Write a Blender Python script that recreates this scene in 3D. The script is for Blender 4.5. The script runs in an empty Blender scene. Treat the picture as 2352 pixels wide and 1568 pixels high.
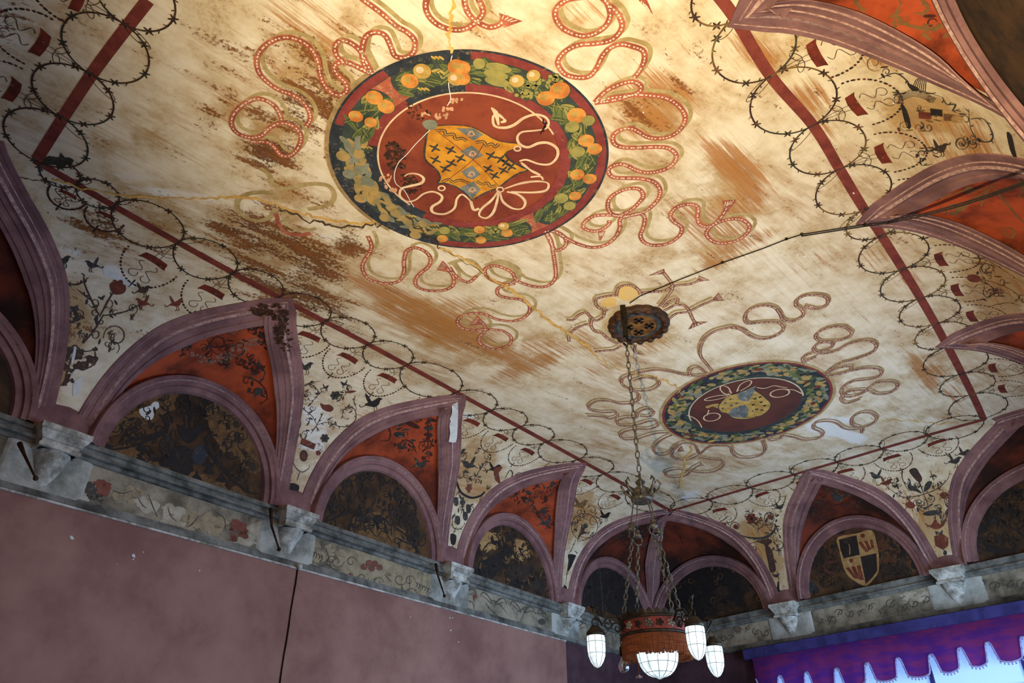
import bpy, bmesh, math, random
import numpy as np
from mathutils import Vector, Matrix
from mathutils.bvhtree import BVHTree
from mathutils.geometry import tessellate_polygon
random.seed(7); np.random.seed(7)
C = bpy.context.scene.collection
SC = bpy.context.scene
PI = math.pi
# ------------------------------------------------------------------ camera
FPX, PITCH, CX, CY, CAMZ, CH = 1720.0, 0.58126416, 1176.0, 784.0, 1.6, 6.6
cd = bpy.data.cameras.new('camera'); cam = bpy.data.objects.new('camera', cd); C.objects.link(cam)
cd.sensor_width = 36.0; cd.lens = FPX / 2352 * 36; cd.clip_start = 0.05
cam.location = (0, 0, CAMZ); cam.rotation_euler = (PI / 2 + PITCH, 0, 0); SC.camera = cam
_F = np.array([0, math.cos(PITCH), math.sin(PITCH)]); _U = np.array([0, -math.sin(PITCH), math.cos(PITCH)]); _R = np.array([1.0, 0, 0])
EYE = np.array([0, 0, CAMZ])
def ray(x, y): return _F + (x - CX) / FPX * _R - (y - CY) / FPX * _U
def on_z(x, y, z=CH):
    d = ray(x, y); return EYE + d * ((z - CAMZ) / d[2])
# ------------------------------------------------------------------ world, lamps, exposure
wd = bpy.data.worlds.new('world'); SC.world = wd; wd.use_nodes = True
wd.node_tree.nodes['Background'].inputs[0].default_value = (0.55, 0.68, 1.0, 1)
wd.node_tree.nodes['Background'].inputs[1].default_value = 0.07
def lamp(name, kind, loc, aim, col, power, **kw):
    l = bpy.data.lights.new(name, kind); o = bpy.data.objects.new(name, l); C.objects.link(o)
    l.color = col; l.energy = power
    for k, v in kw.items(): setattr(l, k, v)
    o.location = loc
    o.rotation_euler = (Vector(aim) - Vector(loc)).to_track_quat('-Z', 'Y').to_euler()
    return o
EU = np.array([0.63597295, 0.77171135, 0]); EV = np.array([0.73259577, -0.68066397, 0])
NL = np.array([0.77171135, -0.63597295, 0]); NE = np.array([-0.68066397, -0.73259577, 0])
A, B, Cc = on_z(80, 368), on_z(1540, 1172), on_z(2262, 962)
def uvz(u, v, z): return np.array([*(B + EU * u + EV * v)[:2], z])
# warm floor-standing uplighter just behind the viewer
lamp('uplight', 'SPOT', (-0.62, -0.1, 0.7), on_z(1560, 250), (1.0, 0.79, 0.45), 3400, spot_size=math.radians(82), spot_blend=1.0, shadow_soft_size=0.04)
# daylight from the windows of the long wall on the right (out of view)
for uu, pw in ((-8.0, 60), (-4.6, 190), (-1.4, 260)):
    lamp('window_daylight', 'AREA', uvz(uu, 6.55, 2.2), uvz(uu, 0, 1.6), (0.52, 0.73, 1.0), pw, shape='RECTANGLE', size=1.5, size_y=2.4)
SC.view_settings.view_transform = 'Standard'; SC.view_settings.look = 'None'
SC.view_settings.gamma = 1.0; SC.view_settings.use_curve_mapping = False
SC.view_settings.exposure = 0.08
# ------------------------------------------------------------------ materials
def srgb(r, g, b):
    f = lambda c: (c / 255 / 12.92) if c / 255 <= 0.04045 else ((c / 255 + 0.055) / 1.055) ** 2.4
    return (f(r), f(g), f(b), 1)
class MT:
    def __init__(s, name):
        s.m = bpy.data.materials.new(name); s.m.use_nodes = True; s.t = s.m.node_tree; s.n = s.t.nodes
        s.b = s.n['Principled BSDF']; s.co = s.n.new('ShaderNodeTexCoord').outputs['Object']
    def l(s, a, b): s.t.links.new(a, b)
    def noise(s, scale, detail=6, rough=0.6, stretch=None, rot=(0, 0, 0), dist=0.0):
        src = s.co
        if stretch:
            mp = s.n.new('ShaderNodeMapping'); mp.inputs['Scale'].default_value = stretch; mp.inputs['Rotation'].default_value = rot
            mp.vector_type = 'TEXTURE'
            s.l(src, mp.inputs[0]); src = mp.outputs[0]
        k = s.n.new('ShaderNodeTexNoise'); k.inputs['Scale'].default_value = scale; k.inputs['Detail'].default_value = detail
        k.inputs['Roughness'].default_value = rough; k.inputs['Distortion'].default_value = dist
        s.l(src, k.inputs['Vector']); return k.outputs['Fac']
    def ramp(s, fac, lo, hi, a=0.0, b=1.0):
        k = s.n.new('ShaderNodeMapRange'); k.interpolation_type = 'SMOOTHSTEP'
        for i, v in enumerate((lo, hi, a, b)): k.inputs[i + 1].default_value = v
        s.l(fac, k.inputs[0]); return k.outputs[0]
    def math(s, op, a, b=None):
        k = s.n.new('ShaderNodeMath'); k.operation = op
        for i, v in enumerate((a, b)):
            if v is None: continue
            if isinstance(v, (int, float)): k.inputs[i].default_value = v
            else: s.l(v, k.inputs[i])
        return k.outputs[0]
    def mix(s, fac, a, b):
        k = s.n.new('ShaderNodeMix'); k.data_type = 'RGBA'
        for i, v in ((0, fac), (6, a), (7, b)):
            if isinstance(v, (int, float)): k.inputs[i].default_value = v
            elif isinstance(v, tuple): k.inputs[i].default_value = v
            else: s.l(v, k.inputs[i])
        return k.outputs[2]
    def out(s, col, rough=0.8, bump=None, strength=0.3, dist=0.01, spec=0.3, metal=0.0):
        if isinstance(col, tuple): s.b.inputs['Base Color'].default_value = col
        else: s.l(col, s.b.inputs['Base Color'])
        if isinstance(rough, (int, float)): s.b.inputs['Roughness'].default_value = rough
        else: s.l(rough, s.b.inputs['Roughness'])
        s.b.inputs['Specular IOR Level'].default_value = spec; s.b.inputs['Metallic'].default_value = metal
        if bump is not None:
            k = s.n.new('ShaderNodeBump'); k.inputs['Strength'].default_value = strength; k.inputs['Distance'].default_value = dist
            s.l(bump, k.inputs['Height']); s.l(k.outputs[0], s.b.inputs['Normal'])
        return s.m
def attr(m, name):
    k = m.n.new('ShaderNodeVertexColor'); k.layer_name = name
    sp = m.n.new('ShaderNodeSeparateColor'); m.l(k.outputs['Color'], sp.inputs[0]); return list(sp.outputs)[:3] + [k.outputs['Alpha']]
M = {}
def simple(name, c1, c2, scale=6, rough=0.8, lo=0.35, hi=0.65, bump=0.2, metal=0.0, spec=0.3, stretch=None, detail=7):
    m = MT(name); n = m.noise(scale, detail, 0.65, stretch)
    M[name] = m.out(m.mix(m.ramp(n, lo, hi), c1, c2), rough, n, bump, 0.01, spec, metal); return M[name]
def make_plaster():
    m = MT('fresco_plaster'); st = attr(m, 'stain')
    EA = 0.881
    big = m.noise(0.8, 8, 0.6); mid = m.noise(2.6, 10, 0.66); fine = m.noise(30, 8, 0.75)
    br1 = m.noise(3.2, 10, 0.72, (2.2, 0.45, 1.0), (0, 0, EA - .25)); br2 = m.noise(4.5, 12, 0.8, (5.0, 0.16, 1.0), (0, 0, EA - .08))
    base = m.mix(m.ramp(mid, 0.36, 0.64), srgb(234, 224, 202), srgb(210, 193, 160))
    tan = m.math('MULTIPLY', m.ramp(big, 0.42, 0.62), m.ramp(br1, 0.38, 0.62))
    base = m.mix(m.math('MULTIPLY', tan, 0.7), base, srgb(172, 134, 86))
    gry = m.math('MULTIPLY', m.ramp(big, 0.56, 0.40), m.ramp(br2, 0.42, 0.64)); base = m.mix(m.math('MULTIPLY', gry, 0.30), base, srgb(172, 156, 134))
    brs = m.math('MULTIPLY', m.ramp(mid, 0.51, 0.67), m.ramp(fine, 0.42, 0.64)); base = m.mix(m.math('MULTIPLY', brs, 0.6), base, srgb(142, 98, 54))
    # white patched plaster
    w = m.ramp(m.math('ADD', st[2], m.math('MULTIPLY', m.math('SUBTRACT', br1, 0.5), 1.4)), 0.36, 0.56)
    base = m.mix(m.math('MULTIPLY', w, .9), base, srgb(230, 231, 228))
    tw = m.ramp(m.math('ADD', st[3], m.math('MULTIPLY', m.math('SUBTRACT', mid, 0.5), 1.2)), 0.25, 0.6); base = m.mix(m.math('MULTIPLY', tw, .8), base, m.mix(m.ramp(br1, .35, .65), srgb(160, 122, 74), srgb(190, 158, 106)))
    # ochre brushed patches
    o = m.ramp(m.math('ADD', st[1], m.math('MULTIPLY', m.math('SUBTRACT', br2, 0.5), 2.6)), 0.20, 0.58)
    base = m.mix(m.math('MULTIPLY', o, 0.9), base, m.mix(m.ramp(br2, 0.35, 0.65), srgb(148, 92, 38), srgb(178, 122, 62)))
    # dark rust
    nz_ = m.math('ADD', m.math('MULTIPLY', m.math('SUBTRACT', br1, 0.5), 3.2), m.math('MULTIPLY', m.math('SUBTRACT', fine, 0.5), 2.2))
    r = m.ramp(m.math('ADD', st[0], nz_), 0.38, 0.68)
    base = m.mix(m.math('MULTIPLY', r, 0.94), base, m.mix(m.ramp(br1, 0.40, 0.60), srgb(54, 22, 8), srgb(122, 70, 28)))
    M['plaster'] = m.out(base, 0.62, mid, 0.25, 0.012, 0.35)
make_plaster()
simple('rib_pink', srgb(146, 108, 108), srgb(108, 76, 80), 2.2, 0.75)
simple('rib_line', srgb(186, 156, 152), srgb(140, 104, 104), 26, 0.8)
simple('web_red', srgb(180, 78, 44), srgb(92, 38, 24), 1.5, 0.8, 0.38, 0.64)
simple('web_shaded_sooty', srgb(116, 50, 32), srgb(48, 27, 22), 1.3, 0.85, 0.34, 0.62)  # darker web_red: shade of the deep corner and end bays put into the colour, plus soot
simple('lunette_brown', srgb(92, 66, 42), srgb(36, 28, 24), 2.6, 0.85, 0.3, 0.7)
simple('border_red', srgb(132, 62, 52), srgb(106, 46, 40), 7, 0.8)
simple('stone_white', srgb(218, 218, 212), srgb(128, 126, 114), 7, 0.8, 0.34, 0.66)
simple('frieze_grey', srgb(168, 158, 138), srgb(92, 86, 74), 2.8, 0.85, 0.32, 0.68)
simple('cornice_grey', srgb(140, 140, 134), srgb(62, 62, 58), 3.5, 0.85, 0.3, 0.7)
simple('wall_pink', srgb(164, 124, 114), srgb(130, 92, 86), 1.1, 0.85, 0.3, 0.7, 0.1)
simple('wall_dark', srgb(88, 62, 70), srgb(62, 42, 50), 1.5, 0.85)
simple('floor_tile', srgb(104, 92, 84), srgb(78, 70, 66), 2, 0.6)
simple('iron', srgb(52, 44, 38), srgb(26, 22, 20), 20, 0.5, metal=0.7)
simple('rust_iron', srgb(80, 48, 24), srgb(40, 24, 14), 20, 0.8, metal=0.2)
# ------------------------------------------------------------------ mesh helpers
def obj(name, verts, faces, mat, parent=None, smooth=False, kind=None, mats=None, fmat=None):
    me = bpy.data.meshes.new(name); me.from_pydata([tuple(map(float, v)) for v in verts], [], [tuple(map(int, f)) for f in faces])
    for mm in (mats or [mat]): me.materials.append(M[mm])
    if fmat is not None: me.polygons.foreach_set('material_index', np.array(fmat, dtype=np.int32))
    if smooth: me.polygons.foreach_set('use_smooth', np.ones(len(me.polygons), dtype=bool))
    me.update()
    o = bpy.data.objects.new(name, me); C.objects.link(o)
    if parent is not None: o.parent = parent; o.matrix_parent_inverse = parent.matrix_world.inverted()
    if kind: o['kind'] = kind
    return o
def empty(name, loc=(0, 0, 0)):
    o = bpy.data.objects.new(name, None); C.objects.link(o); o.location = loc; o.empty_display_size = 0.1
    o.matrix_world = Matrix.Translation(loc); return o
def tag(o, label, cat, group=None, kind=None):
    if label: o['label'] = label
    if cat: o['category'] = cat
    if group: o['group'] = group
    if kind: o['kind'] = kind
    return o
def structure(o, label, cat): o['kind'] = 'structure'; o['label'] = label; o['category'] = cat; return o
def gridf(nu, nv, off=0, flip=False):
    f = []
    for i in range(nu - 1):
        for j in range(nv - 1):
            a, b, c, d = i * nv + j, (i + 1) * nv + j, (i + 1) * nv + j + 1, i * nv + j + 1
            f.append((off + a, off + d, off + c, off + b) if flip else (off + a, off + b, off + c, off + d))
    return f
def boxvf(o, ax, ay, az):
    """box with corner o and edge vectors"""
    o, ax, ay, az = map(np.asarray, (o, ax, ay, az))
    v = [o, o + ax, o + ax + ay, o + ay, o + az, o + ax + az, o + ax + ay + az, o + ay + az]
    f = [(0, 3, 2, 1), (4, 5, 6, 7), (0, 1, 5, 4), (1, 2, 6, 5), (2, 3, 7, 6), (3, 0, 4, 7)]
    if np.dot(np.cross(ax, ay), az) < 0: f = [tuple(reversed(q)) for q in f]
    return v, f
class MB:
    def __init__(s): s.v = []; s.f = []; s.fm = []
    def add(s, v, f, m=0):
        o = len(s.v); s.v += [np.asarray(q, float) for q in v]; s.f += [tuple(o + i for i in q) for q in f]; s.fm += [m] * len(f)
    def box(s, o, ax, ay, az, m=0): s.add(*boxvf(o, ax, ay, az), m)
    def lathe(s, c, prof, n=24, m=0, axis=(0, 0, 1), scallop=None):
        """prof: (radius, height) list"""
        ax = Vector(axis).normalized(); q = ax.to_track_quat('Z', 'Y'); v = []
        for k in range(n):
            a = 2 * PI * k / n
            for r, h in prof:
                rr = r * (1 + (scallop(a) if scallop else 0)); w = q @ Vector((rr * math.cos(a), rr * math.sin(a), h)); v.append(np.array(c) + np.array(w))
        npf = len(prof); f = []
        for k in range(n):
            for j in range(npf - 1):
                a, b = k * npf + j, ((k + 1) % n) * npf + j; f.append((a, b, b + 1, a + 1))
        s.add(v, f, m)
    def tube(s, pts, r, n=6, m=0, closed=False):
        pts = [np.asarray(p, float) for p in pts]; L = len(pts); up = np.array([0.31, 0.17, 0.93]); v = []; rr = r if hasattr(r, '__len__') else [r] * L
        for i, p in enumerate(pts):
            t = (pts[(i + 1) % L] - pts[i - 1]) if closed else pts[min(i + 1, L - 1)] - pts[max(i - 1, 0)]
            t = t / (np.linalg.norm(t) + 1e-12); a = np.cross(t, up)
            if np.linalg.norm(a) < 1e-3: a = np.cross(t, [1, 0, 0])
            a /= np.linalg.norm(a); b = np.cross(t, a)
            for k in range(n): v.append(p + rr[i] * (a * math.cos(2 * PI * k / n) + b * math.sin(2 * PI * k / n)))
        f = []
        for i in range(L if closed else L - 1):
            for k in range(n): f.append((i * n + k, i * n + (k + 1) % n, ((i + 1) % L) * n + (k + 1) % n, ((i + 1) % L) * n + k))
        if not closed: f += [tuple(range(n - 1, -1, -1)), tuple(range((L - 1) * n, L * n))]
        s.add(v, f, m)
    def sphere(s, c, r, n=10, m=0, sc=(1, 1, 1)):
        v = []; f = []; h = n // 2
        for i in range(h + 1):
            for k in range(n):
                th = PI * i / h; v.append(np.array(c) + r * np.array([math.sin(th) * math.cos(2 * PI * k / n) * sc[0], math.sin(th) * math.sin(2 * PI * k / n) * sc[1], math.cos(th) * sc[2]]))
        for i in range(h):
            for k in range(n): f.append((i * n + k, (i + 1) * n + k, (i + 1) * n + (k + 1) % n, i * n + (k + 1) % n))
        s.add(v, f, m)
    def build(s, name, mat, parent=None, smooth=False, kind=None, mats=None):
        return obj(name, s.v, s.f, mat, parent, smooth, kind, mats, s.fm if mats else None)
# ------------------------------------------------------------------ room geometry
ZS, CD = 4.86, 1.5          # spring height of the vault, depth of the cove
class Wall:
    def __init__(s, P0, d, n, s0, s1, zs=lambda q: ZS, zb=lambda q: 4.27):
        s.P0, s.d, s.n, s.s0, s.s1, s.zs, s.zb = np.array([P0[0], P0[1], 0.0]), d, n, s0, s1, zs, zb
    def at(s, q, d, z): return s.P0 + s.d * q + s.n * d + np.array([0, 0, z])
    def dist(s, x, y): return (x - s.P0[0]) * s.n[0] + (y - s.P0[1]) * s.n[1]
    def px(s, x, y, d=0.0):
        """(s, z) where the sight line through a pixel meets the plane d in front of the wall"""
        r = ray(x, y); k = ((s.P0 + s.n * d - EYE) @ s.n) / (r @ s.n); p = EYE + r * k; return float((p - s.P0) @ s.d), float(p[2])
WL = Wall(B - NL * CD, EU, NL, -13.6, 1.59, lambda q: 4.87 - 0.004 * (q + 9), lambda q: 4.235 + 0.006 * (q + 10))
WE = Wall(B - NE * CD, EV, NE, -1.59, 7.4, lambda q: 4.89 + 0.026 * (q + 1.5), lambda q: 4.31 + 0.02 * (q + 1.5))
WF = Wall(Cc + EV * 0.08 + NL * CD, EU, -NL, -13.4, 1.5)
WN = Wall(A - EU * 0.35 + NE * CD, EV, -NE, -1.5, 7.2)
WALLS = (WL, WE, WF, WN)
def hz(x, y):
    x = np.asarray(x, float); y = np.asarray(y, float)
    ds = [w.dist(x, y) for w in WALLS]; k = 0.10
    # smooth minimum
    d = ds[0]
    for e in ds[1:]:
        h = np.clip(0.5 + 0.5 * (e - d) / k, 0, 1); d = e * (1 - h) + d * h - k * h * (1 - h)
    q = 1 - np.clip(d / CD, 0, 1); return ZS + (CH - ZS) * np.sqrt(np.clip(1 - q * q, 0, 1))
GT = np.array([0, .06, .135, .22, .31, .41, .51, .60, .69, .76, .82, .87, .91, .95, .98, 1.0])
GD = np.array([1.47, 1.33, 1.20, 1.085, .97, .86, .75, .645, .54, .435, .33, .24, .165, .085, .03, 0.0]) / 1.47
def gd(t, dap): return np.interp(np.abs(t), GT, GD) * dap
class Bay:
    """one web of the vault: foot positions s0, s1 along the wall, apex at sm"""
    def __init__(s, wall, s0, sm, s1, dap=1.46, half=None, corner=None, ra=1.2, dep=0.0):
        s.w, s.s0, s.sm, s.s1, s.dap, s.half, s.corner, s.ra, s.dep = wall, s0, sm, s1, dap, half, corner, ra, dep
    def sof(s, t): return s.sm + t * ((s.s1 - s.sm) if t > 0 else (s.sm - s.s0))
    def cornerside(s, t): return s.corner is not None and t * s.corner > 0
    def groin(s, t):
        q = s.sof(t)
        if s.cornerside(t):
            d = s.dap * (1 - abs(t)); p = s.w.at(q, d, 0); z = s.w.zs(q) + (CH - s.w.zs(q)) * math.sqrt(max(0, 1 - t * t)); return np.array([p[0], p[1], z])
        d = float(gd(t, s.dap)) + 0.004; p = s.w.at(q, d, 0); p[2] = float(hz(p[0], p[1])); return p
    def arc(s, t, d=0.0, dr=0.0):
        """lunette arch on the wall; dr offsets the radius"""
        mid = (s.s0 + s.s1) / 2; hw = (s.s1 - s.s0) / 2
        a = t * PI / 2; return s.w.at(mid + (hw + dr) * math.sin(a), d + s.dep * math.cos(a), s.w.zs(mid) + (s.ra + dr) * math.cos(a))
def tsamp(n): return [math.sin(PI / 2 * (2 * k / n - 1)) for k in range(n + 1)]
FT = 0.25   # half width of a pier foot
BL = [Bay(WL, -13.3, -11.62, -9.85 - FT, corner=-1, dap=1.38), Bay(WL, -9.83 + FT, -8.50, -7.05 - FT, dap=1.36), Bay(WL, -7.05 + FT, -5.63, -4.22 - FT, dap=1.36),
      Bay(WL, -4.22 + FT, -2.74, -1.38 - FT, dap=1.36), Bay(WL, -1.38 + FT, 0.03, 1.57, corner=1, dap=1.42)]
BE = [Bay(WE, -1.57, -0.03, 1.22 - FT, corner=-1, dap=1.42), Bay(WE, 1.22 + FT, 2.68, 3.93 - FT, dap=1.42, ra=1.22), Bay(WE, 3.93 + FT, 5.70, 7.2, corner=1, dap=1.42, ra=1.3)]
BF = [Bay(WF, -12.2, -11.0, -9.35 - FT, dap=1.45), Bay(WF, -9.35 + FT, -8.17, -6.5 - FT, dap=1.45, ra=1.34, dep=.30), Bay(WF, -6.5 + FT, -5.38, -3.62 - FT, dap=1.45),
      Bay(WF, -3.62 + FT, -2.5, -.9 - FT, dap=1.45), Bay(WF, -.9 + FT, 0.2, 1.45, corner=1, dap=1.45)]
ceiling = empty('ceiling', (0, 0, 0)); structure(ceiling, 'frescoed vaulted plaster ceiling over the whole hall with painted roundels', 'ceiling')
# flat middle field plus coves, one mesh
cv = MB()
def stain_px(): pass
# middle: grid in (u, v) skew coordinates clipped by the borders
def clip_grid():
    # corners of the flat field
    def inter(w1, w2):
        Mx = np.array([[w1.n[0], w1.n[1]], [w2.n[0], w2.n[1]]]); r = np.array([w1.P0 @ w1.n + CD, w2.P0 @ w2.n + CD]); return np.linalg.solve(Mx, r)
    c = [inter(WL, WN), inter(WL, WE), inter(WF, WE), inter(WF, WN)]
    nu, nv = 420, 210; v = []
    for i in range(nu + 1):
        a = c[0] + (c[1] - c[0]) * i / nu; b = c[3] + (c[2] - c[3]) * i / nu
        for j in range(nv + 1):
            p = a + (b - a) * j / nv; v.append((p[0], p[1], CH))
    cv.add(v, gridf(nu + 1, nv + 1, 0))
clip_grid()
def cove(bays, w, sa, sb):
    ss = [sa, sb]
    if not bays: ss += list(np.linspace(sa, sb, 60))
    for b in bays:
        for t in tsamp(44):
            if not b.cornerside(t): ss.append(b.sof(t))
    for a, b in zip(bays[:-1], bays[1:]): ss += list(np.linspace(a.s1, b.s0, 6))
    ss = sorted(set(round(q, 4) for q in ss if sa - 1e-6 <= q <= sb + 1e-6)); nr = 26; v = []
    for q in ss:
        d0 = 0.0
        for b in bays:
            if b.s0 <= q <= b.s1:
                t = (q - b.sm) / ((b.s1 - b.sm) if q > b.sm else (b.sm - b.s0)); d0 = float(gd(t, b.dap))
        f0 = math.acos(1 - min(d0, CD) / CD)
        for k in range(nr):
            ph = f0 + (PI / 2 - f0) * k / (nr - 1); d = CD * (1 - math.cos(ph)); p = w.at(q, d, 0); v.append((p[0], p[1], float(hz(p[0], p[1]))))
    cv.add(v, gridf(len(ss), nr))
cove(BL, WL, BL[0].sm, BL[-1].sm); cove(BE, WE, BE[0].sm, BE[-1].sm); cove(BF, WF, BF[0].s0, BF[-1].sm); cove([], WN, 0.0, 5.9)
vault = cv.build('plaster_vault', 'plaster', ceiling, smooth=True)
# webs, ribs, lunettes
def web(b, par, n=48, m=14):
    ts = tsamp(n); v = []
    for t in ts:
        g = b.groin(t); a = b.arc(math.asin(t) / (PI / 2), 0.02)
        for k in range(m): v.append(a + (g - a) * k / (m - 1) + np.array([0, 0, 0.04 * math.sin(PI * k / (m - 1)) * math.sqrt(max(0, 1 - t * t))]))
    return obj('vault_web', v, gridf(n + 1, m), 'web_shaded_sooty' if (b in BE or b.corner is not None) else 'web_red', par, smooth=True)
def nrm(v): return v / (np.linalg.norm(v) + 1e-12)
def coven(p):
    e = 0.004; x, y = p[0], p[1]
    g = np.array([(hz(x + e, y) - hz(x - e, y)) / (2 * e), (hz(x, y + e) - hz(x, y - e)) / (2 * e)]); return nrm(np.array([g[0], g[1], -1.0]))
PRF = [(-.165, .0), (-.16, .014), (-.118, .016), (-.112, .010), (-.072, .010), (-.066, .02), (-.03, .022), (0, .034), (.03, .022), (.066, .022), (.072, .010), (.11, .010), (.116, .024), (.15, .026), (.156, .012), (.20, .012), (.205, .002)]
PCOL = [0, 0, 1, 0, 1, 0, 1, 0, 0, 1, 0, 0, 0, 1, 0, 0]
def rib(b, par, ts, name='groin_rib'):
    P = [b.groin(t) for t in ts]; v = []
    for i, t in enumerate(ts):
        p = P[i]; T = nrm(P[min(i + 1, len(P) - 1)] - P[max(i - 1, 0)])
        side = 1 if t <= 0 else -1
        n = coven(p); a = np.cross(n, T); am = b.w.at(b.sm, 0.0, ZS)        # away from bay centre foot
        if a @ (p - am) < 0: a = -a
        arcp = b.arc(math.asin(t) / (PI / 2), 0.02); bb = arcp - p; bb = bb - (bb @ T) * T
        if np.linalg.norm(bb) < 1e-3: bb = -a
        bb = nrm(bb); out = nrm(nrm(n) * 1.0 - (a + bb) * 0.25)
        wd_ = min(1.0, 0.35 + 2.2 * (1 - abs(t)))
        for q, h in PRF: v.append(p + (a * (-q) if q < 0 else bb * q * wd_) + out * h)
    return obj(name, v, gridf(len(ts), len(PRF)), None, par, mats=['rib_pink', 'rib_line'], fmat=[PCOL[k % (len(PRF) - 1)] for k in range((len(ts) - 1) * (len(PRF) - 1))])
LPR = [(-.20, .012), (-.185, .05), (-.125, .06), (-.118, .09), (-.07, .095), (-.062, .115), (-.012, .12), (0, .10), (.03, .0)]
def lunette(b, par, n=40):
    v = [b.arc(0, 0.012 - b.dep, -b.ra)]; ts = [2 * k / n - 1 for k in range(n + 1)]
    v += [b.arc(t, 0.012, -.15) for t in ts]; obj('lunette_panel', v, [(0, k + 1, k + 2) for k in range(n)], 'lunette_brown', par)
    v = []
    for t in ts:
        for dr, d in LPR: v.append(b.arc(t, d, dr))
    obj('lunette_arch', v, gridf(n + 1, len(LPR)), None, par, mats=['rib_pink', 'rib_line'], fmat=[(0, 0, 0, 0, 1, 0, 0, 0)[k % 8] for k in range(n * 8)])
wall_left = empty('wall_left'); structure(wall_left, 'long wall with painted lunettes, stone frieze and pinkish boards below', 'wall')
wall_back = empty('wall_back'); structure(wall_back, 'far end wall with arched painted lunettes, a shield and a curtained window', 'wall')
wall_right = empty('wall_right'); structure(wall_right, 'right hand long wall under the orange vault webs', 'wall')
wall_front = empty('wall_front'); structure(wall_front, 'near end wall behind the viewer', 'wall')
for bays, wo in ((BL, wall_left), (BE, wall_back), (BF, wall_right)):
    for b in bays:
        web(b, ceiling)
        if b.corner is None: rib(b, ceiling, tsamp(56))
        else:
            n = 30; sg = -b.corner
            rib(b, ceiling, sorted([sg * math.sin(PI / 2 * k / n) for k in range(n + 1)]))
            if bays is not BF: 
                if b is not BE[0]: rib(b, ceiling, sorted([-sg * math.sin(PI / 2 * k / n) for k in range(n + 1)]), 'corner_rib')
        lunette(b, wo)
# walls proper, frieze mouldings
def bodies(w, par, mat_low):
    mb = MB(); L = w.s1 - w.s0
    mb.box(w.at(w.s0, -0.3, 0), w.d * L, w.n * 0.3, (0, 0, CH)); mb.build('masonry', mat_low, par)
def moulding(w, par, sa, sb, prof, name, mat, zf, n=14):
    """prof: (d, dz) relative to zf(s)"""
    v = [w.at(q, d, zf(q) + dz) for q in np.linspace(sa, sb, n) for d, dz in prof]
    return obj(name, v, gridf(n, len(prof)), mat, par)
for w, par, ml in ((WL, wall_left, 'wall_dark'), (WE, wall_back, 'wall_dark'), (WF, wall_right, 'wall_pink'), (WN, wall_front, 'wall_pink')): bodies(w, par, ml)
for w, par in ((WL, wall_left), (WE, wall_back)):
    moulding(w, par, w.s0, w.s1, [(.0, .02), (.07, .01), (.075, -.04), (.05, -.05), (.05, -.09), (.085, -.10), (.085, -.125), (.04, -.135), (.035, -.17), (.012, -.175)], 'cornice_moulding', 'cornice_grey', w.zs)
    v = []; n = 40
    for q in np.linspace(w.s0, w.s1, n): v += [w.at(q, 0.012, w.zs(q) - .16), w.at(q, 0.012, w.zb(q) + .05)]
    obj('frieze_panel', v, gridf(n, 2), 'frieze_grey', par)
    moulding(w, par, w.s0, w.s1, [(.012, .09), (.03, .085), (.035, .055), (.05, .05), (.05, .0), (.0, -.01)], 'frieze_sill', 'cornice_grey', w.zb)
fl = MB(); fl.box(uvz(-14, 8, -0.2), EU * 17, -EV * 11, (0, 0, 0.2)); floor = fl.build('floor', 'floor_tile'); structure(floor, 'terracotta floor of the hall', 'floor')
# pier feet, corbels
simple('pale_plaster', srgb(186, 188, 182), srgb(112, 114, 106), 2.6, .85, .36, .70)
def pier(w, q, par):
    z = w.zs(q); mb = MB()
    prof = [(.0, .34), (.012, .33), (.03, .22), (.05, .1), (.06, .0)]
    v = [w.at(q + x, d + .012 * (1 - abs(x) / .28), z + dz) for x in np.linspace(-.28, .28, 5) for d, dz in prof]
    mb.add(v, gridf(5, len(prof)))
    o = mb.build('pier_foot', 'rib_pink', par, smooth=True); obj_corbel(w, q, par)
    pp = MB(); zb0 = w.zb(q) + .06; pr_ = [(-.40, .014), (-.37, .03), (-.33, .034), (.33, .034), (.37, .03), (.40, .014)]; pp.add([w.at(q + x, d, z_) for x, d in pr_ for z_ in (zb0, z - .165)], gridf(6, 2)); pp.build('pier_plaster', 'pale_plaster', par)
def obj_corbel(w, q, par):
    z = w.zs(q); zb = w.zb(q); mb = MB()
    cor = mb.box
    def tier(hw, dp, z0, z1): cor(w.at(q - hw, 0, z0), w.d * 2 * hw, w.n * dp, (0, 0, z1 - z0))
    # abacus with cyma, necking
    prof = [(.27, .0), (.27, -.05), (.255, -.06), (.25, -.08), (.22, -.12), (.215, -.135), (.20, -.14), (.20, -.175), (.22, -.18), (.225, -.20), (.22, -.215), (.19, -.22)]
    v = []
    for r, dz in prof:
        hw = r * .88; r *= .95; v += [w.at(q - hw, 0, z + dz), w.at(q - hw, r, z + dz), w.at(q + hw, r, z + dz), w.at(q + hw, 0, z + dz)]
    f = [(0, 1, 2, 3)]
    for i in range(len(prof) - 1):
        for k in range(3): f.append((i * 4 + k, i * 4 + k + 1, i * 4 + 4 + k + 1, i * 4 + 4 + k))
    mb.add(v, f); c = mb.build('corbel', 'stone_white', par)
    mb = MB(); v = []; f = []; n = 9
    for k in range(12):
        t = k / 11; zz = z - .22 - (z - .22 - zb - .04) * t; hw = .165 * (1 - t) ** .75 + .012; dp = .20 * (1 - t) ** 1.25 + .015
        for j in range(n):
            a = PI * j / (n - 1); fl = 1 - .10 * (j % 2); v.append(w.at(q - hw * math.cos(a), dp * math.sin(a) * fl, zz))
    f = gridf(12, n); mb.add(v, f); mb.build('corbel_bracket', 'stone_white', c, smooth=True)
for q in (-9.83, -7.05, -4.22, -1.38): pier(WL, q, wall_left)
for q in (1.22, 3.93): pier(WE, q, wall_back)
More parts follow.
